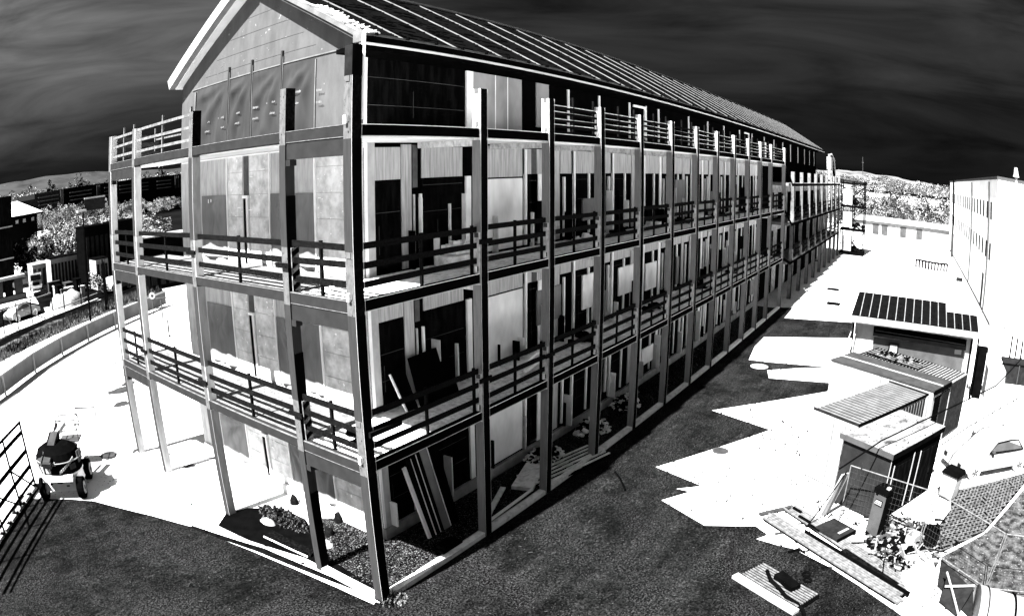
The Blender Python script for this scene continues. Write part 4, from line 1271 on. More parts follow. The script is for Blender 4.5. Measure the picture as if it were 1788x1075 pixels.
for k in (1, 2):
    for i in range(3, 11):
        x = CX[i]+1.2
        m = MB().lumps(16, x, 1.1, .6, .3, .22, .06, .3, 100+i+20*k, .5); m.v = [(a, b, c+Z[k]) for a, b, c in m.v]
        tb = thing('balcony_scrap', 'small pile of %s scrap on the %s floor balcony of bay %s from the corner' % ('pale' if (i+k) % 2 else 'dark', 'first' if k == 1 else 'second', ['', '', '', 'four', 'five', 'six', 'seven', 'eight', 'nine', 'ten', 'eleven'][i]), 'scrap', (x, 1.1, Z[k]), 0, 'scrap piles on the balconies')
        o = build('scrap', m, 'white_dirty' if (i+k) % 2 else 'black_mottled', tb); o['kind'] = 'stuff'

# ================================================================== far right
t = thing('office_block', 'pale flat roofed block with rows of narrow windows on the right side of the yard', 'building', (38, -16, 0))
build('wall', MB().box(38.0, -40, -.5, 96, -15.6, 9.75), 'white', t)
build('roof_edge', MB().box(37.9, -40, 9.752, 96.1, -15.5, 9.95), 'yard_soft', t)
q = random.Random(2)
for r, (z, h) in enumerate(((6.9, 1.25), (4.0, 1.2))):
    x = 41.5; k = 0
    while x < 92:
        dark_ = (k in (6,)) if r == 0 else False
        w = build('window', MB().box(x, -15.595, z, x+.9, -15.56, z+h), 'yard_soft', t)
        mt = 'black' if (dark_ or x > 70) else ('yard_mid' if q.random() < .75 else 'yard_grey')
        build('pane', MB().box(x+.1, -15.558, z+.08, x+.8, -15.55, z+h-.08), mt, w)
        x += 2.7; k += 1
for x in (43, 58):
    build('downpipe', MB().tube([(x, -15.5, 0), (x, -15.5, 9.6)], .07, 6), 'yard_soft', t)
build('plinth', MB().box(37.95, -15.59, -.02, 96, -15.5, .12), 'yard_grey', t)
build('door', MB().box(45, -15.59, 0, 46.2, -15.55, 2.6), 'yard_grey', t)
for y in (-22, -30):
    w = build('window', MB().box(37.95, y, 5.5, 37.995, y+1.4, 7), 'yard_soft', t)
t = thing('lamp_mast', 'thick white mast with a rounded head standing before the pale office block', 'mast', (34.9, -16.6, 0))
build('pole', MB().tube([(34.9, -16.6, 0), (34.9, -16.6, 10.1)], .16, 10, .11), 'yard_white', t)
build('head', MB().tube([(34.9, -16.6, 10.0), (34.9, -16.6, 10.15), (34.9, -16.6, 10.4), (34.9, -16.6, 10.6)], .26, 10, .12), 'yard_white', t)
t = thing('lamp_mast', 'thin black mast at the far end of the pale office block', 'mast', (82.4, -15.2, 0))
build('pole', MB().tube([(82.4, -15.2, 3.0), (82.4, -15.2, 10.2)], .13, 6), 'black', t)
build('base', MB().tube([(82.4, -15.2, 0), (82.4, -15.2, 3.0)], .2, 6), 'yard_grey', t)
t = thing('street_sign', 'small dark sign on a bent post beyond the shed roof', 'sign', (44, -13.0, 0))
build('pole', MB().tube([(44, -13.0, 0), (44, -13.0, 2.2)], .05, 5), 'yard_grey', t)
build('plate', MB().box(43.95, -13.5, 1.9, 44.0, -12.9, 2.2), 'yard_mid', t)
for k, (x, y) in enumerate(((27.5, -15.6), (27.1, -15.9), (26.7, -16.2))):
    single('bollard', MB().tube([(x, y, 0), (x, y, 1.6)], .06, 6), 'black', 'slim black bollard by the right picture edge, %s of three' % ['farthest', 'middle', 'nearest'][k], 'bollard', 'slim black bollards')
# bike rack arch, far
t = thing('bike_rack', 'curved rack of many hoops far down the yard', 'rack', (65, -11.5, 0))
for i in range(11):
    a = i/10
    x, y = 66.2-1.9*math.sin(a*2.4)*.6, -9.6-3.9*a
    build('hoop', MB().tube([(x, y, 0), (x, y, .75), (x+.5, y, .75), (x+.5, y, 0)], .11, 4), 'yard_dark', t)
build('rail', MB().tube([(66.2-1.9*math.sin(i/10*2.4)*.6, -9.6-3.9*i/10, .8) for i in range(11)], .10, 4), 'black', t)
for k, (x, y) in enumerate(((60.5, 1.6), (44.0, -2.4), (38.0, -3.2), (72, -2.0))):
    single('drain_grate', MB().box(x, y-.5, 0, x+1.1, y+.5, .02), 'black', 'dark drain grate in the pale yard, %s from the camera' % ['third', 'second', 'first', 'fourth'][k], 'drain', 'drain grates')
# low building closing the yard
t = thing('low_hall', 'long low white hall with flat roof closing the far end of the yard', 'building', (104, -8, 0))
build('wall', MB().box(104, -34, -.5, 118, 1.5, 2.0), 'yard_white', t)
build('roof', MB().box(103.6, -34, 2.01, 118.4, 1.9, 2.25), 'yard_white', t)
build('roof_line', MB().box(103.55, -34, 2.0, 103.59, 1.8, 2.08), 'yard_grey', t)
for y in (-3, -4.6, -8, -11):
    w = build('door', MB().box(103.95, y, 0, 103.995, y+1.1, 1.7), 'yard_soft', t)
t = thing('stair_tower', 'dark scaffold stair tower at the far end of the long building', 'scaffold', (71, -1, 0))
for x in (69.5, 71.8):
    for y in (0, -1.4, -2.8):
        build('standard', MB().tube([(x, y, 0), (x, y, 8.3)], .07, 5), 'black', t)
q = random.Random(6)
for z in (.2, 2.7, 5.3, 7.9):
    build('deck', MB().box(69.4, -2.9, z, 71.9, .1, z+.14), 'black', t)
for z in (.3, 2.9, 5.4):
    build('brace', MB().tube([(69.4, -2.9, z), (69.4, 0, z+2.3)], .05, 4).tube([(69.4, 0, z), (69.4, -2.9, z+2.3)], .05, 4), 'black', t)
    build('sheeting', MB().box(69.3, -1.35, z+.2, 69.33, -.25, z+1.9), 'yard_white', t)
    build('guard_rail', MB().tube([(69.38, 0, z+1.0), (69.38, -2.8, z+1.0)], .05, 4), 'yard_mid', t)
m = MB().lumps(60, 71, -1.5, 1.2, 1.2, 0, .2, .8, 5); m.v = [(x, y, z*8+q.random()*7.5) if 0 else (x, y, z) for x, y, z in m.v]
for k in range(3):
    mm = MB().lumps(26, 71, -1.5, 1.1, 1.3, .6, .15, .5, 40+k); mm.v = [(x, y, z+.35+2.6*k) for x, y, z in mm.v]
    o = build('stored_material', mm, 'yard_dark', t); o['kind'] = 'stuff'
t = thing('roof_hoist', 'pale curved hoist frame at the far end of the roof', 'hoist', (63, .5, 8.2))
build('frame', MB().tube([(61.5, .5, 8.2), (61.5, .5, 10.7), (63.5, .5, 10.8), (65.5, .5, 10.4), (66.2, .5, 9.2), (66.2, .5, 8.0)], .14, 5), 'yard_white', t)
build('cabin', MB().box(61.6, .3, 9.2, 63.2, .8, 10.5), 'yard_dirty', t)
build('arm', MB().tube([(63.0, .4, 10.6), (65.2, .4, 8.6)], .14, 4), 'black', t)
# viaduct, trees, hill
t = thing('viaduct', 'low dark railway viaduct crossing in front of the wooded slope', 'bridge', (220, -10, 0))
build('deck', MB().hexa([(220, 22, 4.6), (222, 22, 4.6), (222, -40, 5.6), (220, -40, 5.6), (220, 22, 5.2), (222, 22, 5.2), (222, -40, 6.6), (220, -40, 6.6)]), 'black', t)
for y in (8, -2, -12, -22, -32):
    build('pier', MB().box(220.3, y, -1, 221.5, y+1, 5.0), 'yard_grey', t)

LEAF = {}
def leafball(name, n, r, seed, size, mat):
    """foliage: many small tilted leaf faces spread through an uneven volume"""
    q = random.Random(seed); m = MB()
    lob = [(Vector((q.gauss(0, .5), q.gauss(0, .5), q.gauss(0, .38)))*r, q.uniform(.22, .55)*r) for _ in range(14)]
    for i in range(n):
        c, rr = q.choice(lob)
        v = Vector((q.gauss(0, 1), q.gauss(0, 1), q.gauss(0, 1))).normalized()*rr*q.uniform(.7, 1.0)+c
        a = Vector((q.gauss(0, 1), q.gauss(0, 1), q.gauss(0, 1))).normalized()*size*q.uniform(.6, 1.4)
        b = a.orthogonal().normalized()*size*q.uniform(.4, 1.0)
        o = len(m.v)
        m.v += [tuple(v-a), tuple(v+b), tuple(v+a), tuple(v-b)]
        m.f.append((o, o+1, o+2, o+3))
    me = bpy.data.meshes.new(name)
    me.from_pydata(m.v, [], m.f)
    for k in (mat if isinstance(mat, (list, tuple)) else [mat]):
        me.materials.append(MATS[k])
    nm = len(me.materials)
    if nm > 1:
        for p_ in me.polygons:
            c = p_.center
            nz_ = noise.noise(c*(1.7/r))
            p_.material_index = 0 if nz_+q.uniform(-.3, .3) > -.04 else (1 if q.random() < .45 or nm < 3 else 2)
    return me
M('leaf_white', .26, .12, 3)
M('leaf_grey', .03, .05, 3)
M('leaf_black', .0015, .004, 3)
ME_pale = [leafball('pale_crown', 1500, 1.0, s, .062, ['leaf_white', 'leaf_grey', 'leaf_black']) for s in (1, 2, 3)]
ME_dark = [leafball('dark_crown', 750, 1.0, s, .085, ['leaf_black', 'leaf_black', 'leaf_white']) for s in (4, 5)]
ME_trunk = bpy.data.meshes.new('trunk')
_t = MB().tube([(0, 0, 0), (.02, .01, .5), (0, .03, 1.0)], .06, 6, .03)
for k in range(4):
    _t.tube([(0, .02, .7+.07*k), (.25*math.cos(k*1.7), .25*math.sin(k*1.7), 1.05+.05*k)], .025, 4, .01)
ME_trunk.from_pydata(_t.v, [], _t.f); ME_trunk.materials.append(MATS['yard_mid'])
def tree(x, y, z, h, w, kind, label, group=None, name='tree'):
    t = thing(name, label, 'tree', (x, y, z), rnd.uniform(0, 6), group)
    me = (ME_pale if kind == 'pale' else ME_dark)[rnd.randrange(2)]
    c = link('crown', me, t); c.location = (0, 0, h*.62); c.scale = (w/2/1.0, w/2, h*.40)
    k = link('trunk', ME_trunk, t); k.scale = (h*.35, h*.35, h*.62)
    return t
# wooded slope on the right
q = random.Random(12)
def relief(x0, x1, nx, yf, zf, mat, name, z0=-5, depth=400, axis='x'):
    m = MB()
    for i in range(nx+1):
        s_ = x0+(x1-x0)*i/nx
        z = zf(s_)
        for (d, zz_) in ((0, z0), (depth*.12, z0+(z-z0)*.62), (depth*.3, z), (depth, z*.9)):
            if axis == 'y': m.v.append((s_, yf+d, zz_))
            else: m.v.append((yf+d, s_, zz_))
    for i in range(nx):
        for k in range(3):
            a = i*4+k
            m.f.append((a, a+1, a+5, a+4) if axis == 'x' else (a, a+4, a+5, a+1))
    return struct(name, m, mat)
M('hill_right', .10, .015, .05, .48, .72, 6)
M('hill_left', .026, .012, .012, .42, .68, 6, speck=(.05, .08, .70, 1))
M('scrub', .09, .004, .5, .45, .62, 7)
relief(-150, 120, 60, 480, lambda s_: 16.0-.055*abs(s_-40)+1.2*noise.noise(Vector((s_*.06, 0, 0)))+.7*noise.noise(Vector((s_*.3, 5, 0))), 'hill_right', 'hill')
q = random.Random(14)
for i in range(34):
    y = 8-i*1.15+q.uniform(-.4, .4); x = 128+q.uniform(0, 26)
    tree(x, y*(x/130), -1.5, q.uniform(7.6, 9.4), q.uniform(5, 7), 'pale', 'loose pale leafed tree in the belt behind the low white hall', 'trees behind the low white hall')
for i in range(22):
    y = 8-i*1.7; x = 119.5+q.uniform(0, 4)
    tree(x, y, -1, q.uniform(4.4, 5.6), q.uniform(3.4, 5), 'pale', 'shrubby pale tree standing right behind the low white hall', 'shrubs behind the low white hall', 'shrub')
for i in range(26):
    y = 44-i*3.6; x = 300+q.uniform(0, 60)
    tree(x, y, 3, q.uniform(7, 9.5), q.uniform(9, 13), 'pale', 'pale tree on the wooded slope beyond the viaduct', 'trees on the slope beyond the viaduct')
t = thing('radio_mast', 'thin radio mast on the skyline right of the long building', 'mast', (470, 28, 14))
build('pole', MB().tube([(470, 28, 12), (470, 28, 24.5)], .22, 5), 'yard_grey', t)
build('arm', MB().tube([(470, 27.3, 20.5), (470, 28.7, 20.5)], .2, 4), 'yard_soft', t)
t = thing('long_roof', 'distant pale hall with a dark flat roof edge behind the stair tower', 'building', (150, 22, 0))
build('wall', MB().box(150, 4, 0, 165, 30, 7.6), 'yard_dirty', t)
build('roof', MB().hexa([(149.5, 3.5, 7.6), (166, 3.5, 7.6), (166, 31, 8.8), (149.5, 31, 8.8), (149.5, 3.5, 7.9), (166, 3.5, 7.9), (166, 31, 9.2), (149.5, 31, 9.2)]), 'yard_mid', t)
for i in range(10):
    build('window', MB().box(149.9, 6+i*2.2, 4.5, 149.99, 7+i*2.2, 5.7), 'yard_grey', t)

# ================================================================== left side, near
# boom lift
t = thing('boom_lift', 'white boom lift with a rounded black hood parked beside the steel gate', 'boom lift', (-3.5, 10.33, 0), math.radians(-31.4))
t.scale = (1.13, 1.13, 1.13)
# local x towards the camera-right, built around the origin
ch = MB().hexa([(-.62, -.42, .22), (.62, -.42, .22), (.62, .9, .22), (-.62, .9, .22), (-.55, -.36, .55), (.55, -.36, .55), (.55, .85, .55), (-.55, .85, .55)])
lpart('chassis', ch, 'white', t)
for (x, y) in ((-.72, -.35), (.55, -.35), (-.72, .85), (.55, .85)):
    wh = lpart('wheel', MB().disc((x, y, .28), .29, .20, 20, (1, 0, 0)), 'black', t)
    lpart('rim', MB().disc((x+.201, y, .28), .17, .012, 16, (1, 0, 0)), 'yard_white', wh)
    lpart('hub', MB().disc((x+.213, y, .28), .06, .01, 10, (1, 0, 0)), 'yard_grey', wh)
m = MB(); n = 22
for lvl, (z, r) in enumerate(((.60, .66), (.72, .74), (1.02, .76), (1.22, .66), (1.34, .42))):
    for k in range(n):
        a = 2*math.pi*k/n
        m.v.append((r*math.cos(a), .1+r*.86*math.sin(a), z))
for l_ in range(4):
    for k in range(n):
        a = l_*n+k; b = l_*n+(k+1) % n
        m.f.append((a, b, b+n, a+n))
m.f.append(tuple(reversed(range(n)))); m.f.append(tuple(range(4*n, 5*n)))
hd = lpart('turret_hood', m, 'black', t)
lpart('turret_ring', MB().disc((0, .1, .56), .56, .04, 24), 'white', hd)
lpart('hood_rim', MB().tube([(.775*math.cos(k*.2618), .1+.667*math.sin(k*.2618), 1.03) for k in range(25)], .016, 5), 'yard_white', hd)
lpart('hood_rim', MB().tube([(.70*math.cos(k*.2618), .1+.60*math.sin(k*.2618), .64) for k in range(25)], .035, 5), 'white', hd)
lpart('counterweight', MB().box(-.5, -.62, .56, .5, -.46, .70), 'white', t)
m = MB()
for k in range(-4, 5):
    a = -math.pi/2+k*.16
    pass
for (a0, a1, z0, z1, mt) in ((-2.9, -2.15, .74, .9, 'yard_white'), (-2.75, -2.2, .95, 1.05, 'yard_soft'), (-.4, .35, .9, 1.2, 'yard_soft'), (-1.75, -1.5, .98, 1.08, 'yard_white'), (-2.05, -1.8, .76, .9, 'yard_white'), (-.9, -.6, .8, .95, 'yard_grey')):
    for k in range(4):
        b0 = a0+(a1-a0)*k/4; b1 = a0+(a1-a0)*(k+.8)/4
        lpart('decal', MB().hexa([(.77*math.cos(b0), .1+.67*math.sin(b0), z0), (.77*math.cos(b1), .1+.67*math.sin(b1), z0), (.74*math.cos(b1), .1+.64*math.sin(b1), z0), (.74*math.cos(b0), .1+.64*math.sin(b0), z0),
              (.77*math.cos(b0), .1+.67*math.sin(b0), z1), (.77*math.cos(b1), .1+.67*math.sin(b1), z1), (.74*math.cos(b1), .1+.64*math.sin(b1), z1), (.74*math.cos(b0), .1+.64*math.sin(b0), z1)]), mt, hd)
# slanted white lettering band on the hood
for k in range(9):
    a = -1.42+k*.085; z = .74+k*.038
    lpart('lettering', MB().hexa([(.785*math.cos(a), .1+.68*math.sin(a), z), (.785*math.cos(a+.06), .1+.68*math.sin(a+.06), z+.02), (.765*math.cos(a+.06), .1+.66*math.sin(a+.06), z+.02), (.765*math.cos(a), .1+.66*math.sin(a), z),
          (.785*math.cos(a), .1+.68*math.sin(a), z+.07), (.785*math.cos(a+.06), .1+.68*math.sin(a+.06), z+.09), (.765*math.cos(a+.06), .1+.66*math.sin(a+.06), z+.09), (.765*math.cos(a), .1+.66*math.sin(a), z+.07)]), 'yard_white', hd)
bm = lpart('lower_boom', MB().bar((-.22, -.66, 1.02), (-.08, .55, 1.42), .30, .16), 'yard_grey', t)
lpart('boom_face', MB().bar((-.22, -.64, 1.12), (-.08, .53, 1.515), .24, .012), 'wire', bm)
for sg in (-1, 1):
    lpart('boom_edge', MB().bar((-.22+sg*.15, -.64, 1.12), (-.08+sg*.15, .55, 1.52), .03, .03), 'black', bm)
lpart('hood_panel', MB().hexa([(.30, -.2, 1.24), (.66, .0, 1.1), (.60, .6, 1.1), (.2, .5, 1.3), (.30, -.2, 1.27), (.66, .0, 1.13), (.60, .6, 1.13), (.2, .5, 1.33)]), 'wire', hd)
lpart('hood_panel', MB().hexa([(-.60, -.25, 1.02), (-.42, -.5, 1.02), (-.30, -.3, 1.24), (-.5, .0, 1.24), (-.62, -.27, 1.06), (-.44, -.52, 1.06), (-.32, -.32, 1.28), (-.52, .0, 1.28)]), 'yard_grey', hd)
lpart('upper_boom', MB().bar((-.08, .45, 1.4), (.10, 1.2, 1.50), .13, .12), 'yard_white', t)
lpart('hydraulic_ram', MB().tube([(-.28, .2, 1.1), (-.16, 1.2, 1.5)], .05, 8), 'yard_mid', t)
bk = lpart('basket', MB().box(-.35, 1.7, .75, .35, 2.2, .8), 'yard_soft', t)
for z in (1.1, 1.4):
    lpart('basket_rail', MB().tube([(-.35, 1.7, z), (.35, 1.7, z), (.35, 2.2, z), (-.35, 2.2, z), (-.35, 1.7, z)], .02, 5), 'yard_soft', bk)
for x, y in ((-.35, 1.7), (.35, 1.7), (.35, 2.2), (-.35, 2.2)):
    lpart('basket_post', MB().tube([(x, y, .8), (x, y, 1.4)], .02, 5), 'yard_soft', bk)
for (x, z, s_) in ((-.3, .42, .05), (.0, .45, .09), (.25, .36, .05), (.38, .46, .04)):
    lpart('front_detail', MB().box(x-s_, -.43, z-.02, x+s_, -.415, z+.02), 'yard_dark', t)

# tall black steel gate at the left edge, with a deck of white blocks
t = thing('steel_gate', 'black steel gate frame leaning at the left picture edge with braced bars', 'gate', (-4.5, 10.6, 0))
def gpt(s_, z):      # along the gate from far end towards the camera
    return (-4.45-2.9*s_, 11.3-3.3*s_+0*z, z)
for z, th in ((2.15, .07), (1.85, .11), (1.25, .12), (.75, .12), (.3, .08), (.05, .08)):
    build('rail', MB().bar(gpt(0, z), gpt(1.6, z), .05, th), 'black', t)
for s_ in (0, .34, .72, 1.15):
    build('upright', MB().bar(gpt(s_, 0), gpt(s_, 2.2), .06, .07), 'black' if s_ else 'yard_dark', t)
for a, b in (((0.02, .1), (.34, 1.2)), ((.34, .1), (.72, 1.2))):
    build('brace', MB().bar(gpt(*a), gpt(*b), .04, .05), 'black', t)
build('threshold', MB().bar(gpt(-.05, .03), gpt(1.6, .03), .32, .05), 'black', t)
for i in range(9):
    s_ = .03+i*.15
    build('block', MB().bar(gpt(s_, .08), gpt(s_+.09, .08), .22, .06), 'yard_white', t)
# small rack behind the lift
t = thing('barrier', 'small dark trestle standing alone on the pale yard behind the lift', 'trestle', (-.3, 16.2, 0))
build('bar', MB().bar((-.68, 16.6, .40), (.10, 16.0, .40), .04, .05), 'yard_dark', t)
for x, y in ((-.68, 16.6), (.10, 16.0)):
    build('leg', MB().bar((x, y, 0), (x, y, .4), .04, .04), 'yard_dark', t)
for k, (x, y, rx, ry) in enumerate(((2.45, 18.5, 1.1, .5), (1.75, 16.6, .6, .4), (.35, 10.4, .45, .5), (3.2, 19.1, .5, .3), (.9, 9.2, .2, .2), (.1, 11.6, .3, .25))):
    m = MB(); q = random.Random(200+k)
    m.poly([(x+rx*math.cos(a*.5)*q.uniform(.5, 1.1), y+ry*math.sin(a*.5)*q.uniform(.5, 1.1)) for a in range(13)], .001, .008)
    struct('ground_stain', m, 'yard_grey')

# fence with posts and grey windbreak sheet along the left yard edge
FP = [(-5.6, 20.3), (-3.01, 22.48), (-.35, 25.15), (2.2, 27.25), (4.73, 29.13), (7.49, 30.93), (10.3, 32.6), (13.2, 34.2)]
t = thing('post_fence', 'white post and rail fence with a grey windbreak sheet along the pale yard', 'fence', (0, 25, 0))
M('windbreak', .075, .15, .6, .3, .7, 4)
for (a, b) in zip(FP[:-1], FP[1:]):
    build('post', MB().tube([(a[0], a[1], 0), (a[0], a[1], 1.02)], .07, 6), 'yard_white', t)
    build('rail', MB().bar((a[0], a[1], .98), (b[0], b[1], .98), .07, .06), 'yard_white', t)
    build('windbreak_sheet', MB().hexa([(a[0]+.05, a[1]+.1, .12), (b[0]+.05, b[1]+.1, .12), (b[0]+.08, b[1]+.14, .12), (a[0]+.08, a[1]+.14, .12), (a[0]+.05, a[1]+.1, .95), (b[0]+.05, b[1]+.1, .95), (b[0]+.08, b[1]+.14, .95), (a[0]+.08, a[1]+.14, .95)]), 'windbreak', t)
# path, verge, road
M('verge', .004, .07, 1.3, .42, .66, 6)
M('road_dark', .0008, .0025, .8)
struct('path', MB().poly([(-12, 17), (-8, 20), (-2.0, 27.9), (2.6, 31.5), (9, 35.6), (14, 38.3), (13, 34.6), (7.4, 31.6), (-.3, 25.6), (-6, 20.6), (-9, 17)], .003, .012), 'pale_ground')
struct('grass_verge', MB().poly([(-12, 21), (-2.1, 29.6), (3.6, 33.2), (9.4, 36.6), (16, 40.0), (16.5, 43), (10.5, 39.6), (4.2, 37.6), (-1.2, 33.4), (-12, 25)], .003, .02), 'verge')
struct('road', MB().poly([(-14, 24.8), (-1.25, 33.3), (4.2, 37.6), (10.5, 39.6), (17, 43.2), (26, 47), (27, 51), (12.2, 42.9), (4.2, 39.2), (-1, 35.2), (-14, 28)], .003, .016), 'road_dark')
m = MB(); q = random.Random(31)
for i in range(2600):
    u = q.random(); v = q.random()
    x = -6+22*u; y0 = 30.2+9.6*u*1.02+(.3 if u > .5 else 0)-((1-u)**2)*4
    y = y0+v*2.2
    h = q.uniform(.1, .45)
    m.tube([(x, y, 0), (x+q.uniform(-.1, .1), y+q.uniform(-.1, .1), h)], .05, 3, .01)
struct('grass', m, 'scrub', 'stuff')
# front fence of dark posts by the road
t = thing('wire_fence', 'dark wire fence posts with braces on the far side of the road', 'fence', (3, 37, 0))
fp = [(-2.5, 34.6), (-.05, 36.2), (1.4, 37.1), (2.9, 37.9), (5.2, 39.3), (6.5, 40.0), (8.5, 41.2), (10.6, 42.6)]
for i, (a, b) in enumerate(zip(fp[:-1], fp[1:])):
    build('post', MB().tube([(a[0], a[1], 0), (a[0], a[1], 1.9)], .06, 5), 'black', t)
    build('rail', MB().bar((a[0], a[1], 1.75 if i < 4 else .5), (b[0], b[1], 1.75 if i < 4 else .5), .05, .07), 'yard_white', t)
    build('base_rail', MB().bar((a[0], a[1], .06), (b[0], b[1], .06), .2, .1), 'yard_white', t)
for a, b in (((-1.6, 35.2, .05), (-.6, 35.9, 1.5)), ((.2, 36.4, 1.4), (1.2, 37.0, .1)), ((2.0, 37.5, 1.3), (4.4, 38.9, .1))):
    build('brace', MB().tube([a, b], .05, 4), 'yard_dirty', t)
# road signs seen through the frame
t = thing('road_sign', 'round sign on a thin post seen through the frame', 'sign', (10.26, 30.3, 0))
build('pole', MB().tube([(10.26, 30.32, 0), (10.26, 30.32, 2.0)], .04, 5), 'yard_soft', t)
build('plate', MB().disc((10.2, 30.2, 1.6), .22, .03, 14, (-.55, -.83, 0)), 'yard_white', t)
build('symbol', MB().disc((10.18, 30.17, 1.6), .07, .012, 10, (-.55, -.83, 0)), 'black', t)
single('signpost', MB().tube([(10.65, 29.76, 0), (10.65, 29.76, 1.45)], .05, 5).tube([(10.3, 29.9, 1.42), (11.0, 29.6, 1.42)], .04, 4), 'yard_soft', 'short pale post with a crossbar right of the round sign', 'post')
single('waste_bin', MB().tube([(8.9, 25.5, 0), (8.9, 25.5, .9)], .05, 5), 'yard_dark', 'thin dark post standing in the pale yard seen through the frame', 'post')
# street lamps
for k, (x, y, h, lb) in enumerate(((7.0, 34.75, 7.2, 'tall black street lamp with a white head left of the building'), (9.3, 37.2, 3.6, 'shorter black pole right of the tall street lamp'), (9.9, 38.4, 3.3, 'thin black pole close to the left frame columns'))):
    t = thing('street_lamp', lb, 'street lamp', (x, y, 0))
    build('pole', MB().tube([(x, y, 0), (x, y, h)], .085, 6, .06), 'black', t)
    if k == 0:
        build('lamp_head', MB().box(x-.55, y-.4, h-.02, x+.15, y+.1, h+.12), 'yard_white', t)
        build('banner', MB().box(x+.1, y-.1, h-.0, x+1.8, y-.05, h+.75), 'yard_mid', t)
        build('banner_edge', MB().box(x+.1, y-.12, h+.76, x+1.8, y-.03, h+.86), 'yard_white', t)

# ================================================================== left side, far
single('clad_tower', MB().box(-30, 59.6, 0, 6.2, 75, 9.3), 'panel_black', 'tall dark clad block at the left picture edge', 'building')
t = thing('brick_plinth', 'low block of dark and pale square panels below the dark clad block', 'wall', (2, 50, 0))
for i in range(7):
    build('panel', MB().box(4.6-i*1.2, 52, .5, 5.5-i*1.2, 52.6, 1.9), 'yard_dark' if i % 2 else 'wire', t)
build('coping', MB().box(-4, 51.8, 1.92, 5.8, 52.8, 2.15), 'yard_white', t)
build('base', MB().box(-4, 51.9, 0, 5.8, 52.7, .48), 'yard_soft', t)
for z in (3.1, 6.2):
    tag(build('band', MB().box(-30, 59.5, z, 6.25, 59.59, z+.14), 'yard_white'), 'thin white band across the dark clad block at %s' % ('lower level' if z < 5 else 'upper level'), 'band')
t = thing('warehouse', 'long flat warehouse with pale window bands far beyond the road', 'building', (60, 170, 0))
def wh(name, x0, x1, z0, z1, mat, d=0):
    return build(name, MB().box(x0, 170-d, z0, x1, 170-d+.3 if d else 195, z1), mat, t)
wh('wing', 37.0, 47.0, 0, 9.95, 'yard_mid'); wh('wing', 31.5, 36.98, 0, 8.6, 'yard_mid')
wh('wing', 47.02, 118, 0, 10.1, 'black')
for z in (8.6, 7.6, 6.6):
    for a, b in ((38.2, 45.2), (49, 56.5), (60.8, 64.5), (66, 76), (79, 84), (90, 112)):
        w_ = wh('window', a, b, z, z+.28, 'yard_soft', .31)
for x in (58.2, 58.7, 59.2, 85.4, 86.0, 86.6):
    wh('column', x, x+.15, 6.2, 9.7, 'yard_grey', .31)
wh('end_wall', 45.8, 46.9, 2, 9.9, 'yard_soft', .31)
for x, z in ((41, 10), (52, 10.15), (63, 10.15)):
    wh('roof_vent', x, x+1.2, z, z+.7, 'black', 1)
m = MB()
t2 = thing('pavilion', 'low white pavilion with a broad pale roof before the warehouse', 'building', (14, 90, 0))
build('wall', MB().box(10, 90, 0, 17.3, 96, 6.5), 'black', t2)
build('roof', MB().hexa([(8, 89.2, 6.6), (18.2, 89.2, 6.6), (18.2, 97, 6.6), (8, 97, 6.6), (10, 91, 8.7), (13.8, 91, 8.7), (13.8, 95, 8.7), (10, 95, 8.7)]), 'panel_pale', t2)
build('eave', MB().box(7.9, 89.0, 6.35, 18.3, 89.18, 6.6), 'black', t2)
for x in (13.2, 14.6, 16.2):
    build('window', MB().box(x, 89.9, 5.5, x+.5, 89.99, 6.0), 'yard_white', t2)
M('field_dark', .0018, .0035, .05)
struct('field', MB().poly([(36, 118), (44, 150), (66, 172), (98, 190), (180, 240), (200, 200), (110, 112), (70, 84), (40, 92)], -.02, .05), 'field_dark')
relief(-600, 1500, 80, 1500, lambda s_: 40+24*math.exp(-((s_-520)/260)**2)+10*math.exp(-((s_-300)/90)**2)+5*noise.noise(Vector((s_*.01, 3, 0)))+2*noise.noise(Vector((s_*.05, 1, 0))), 'hill_left', 'hill', -20, 900, 'y')
q = random.Random(23)
# scrub and trees between the road and the field
lab = {'pale': 'pale bushy tree in the scrub between the road and the dark field', 'dark': 'dark leafed tree among the pale scrub left of the building'}
for i in range(70):
    y = q.uniform(62, 104); x = .20*y+q.uniform(-1, 17)*y/80
    tree(x, y, 0, q.uniform(2.6, 4.2)*(1.25 if y > 84 else 1), q.uniform(3.5, 5.5), 'pale', lab['pale'], 'scrub trees beyond the road')
for i in range(9):
    y = q.uniform(60, 66); x = q.uniform(8.5, 14.5)
    tree(x, y, 0, q.uniform(2.8, 3.9), q.uniform(2.4, 3.6), 'dark', lab['dark'], 'dark trees left of the building')
for i in range(40):
    y = 158+q.uniform(0, 8); x = 30+i*1.75+q.uniform(-.6, .6)
    tree(x, y, 0, q.uniform(4.2, 7.4) if i < 16 else q.uniform(3.2, 5), q.uniform(3.5, 5), 'pale', 'pale tree along the foot of the long warehouse', 'trees along the warehouse')
for i in range(30):
    x = 30+i*4.2; y = 215
    tree(x, y, 4, q.uniform(7.2, 9.2), q.uniform(6, 8), 'pale' if i % 3 else 'dark', 'tree top showing above the long warehouse roof', 'trees behind the warehouse')
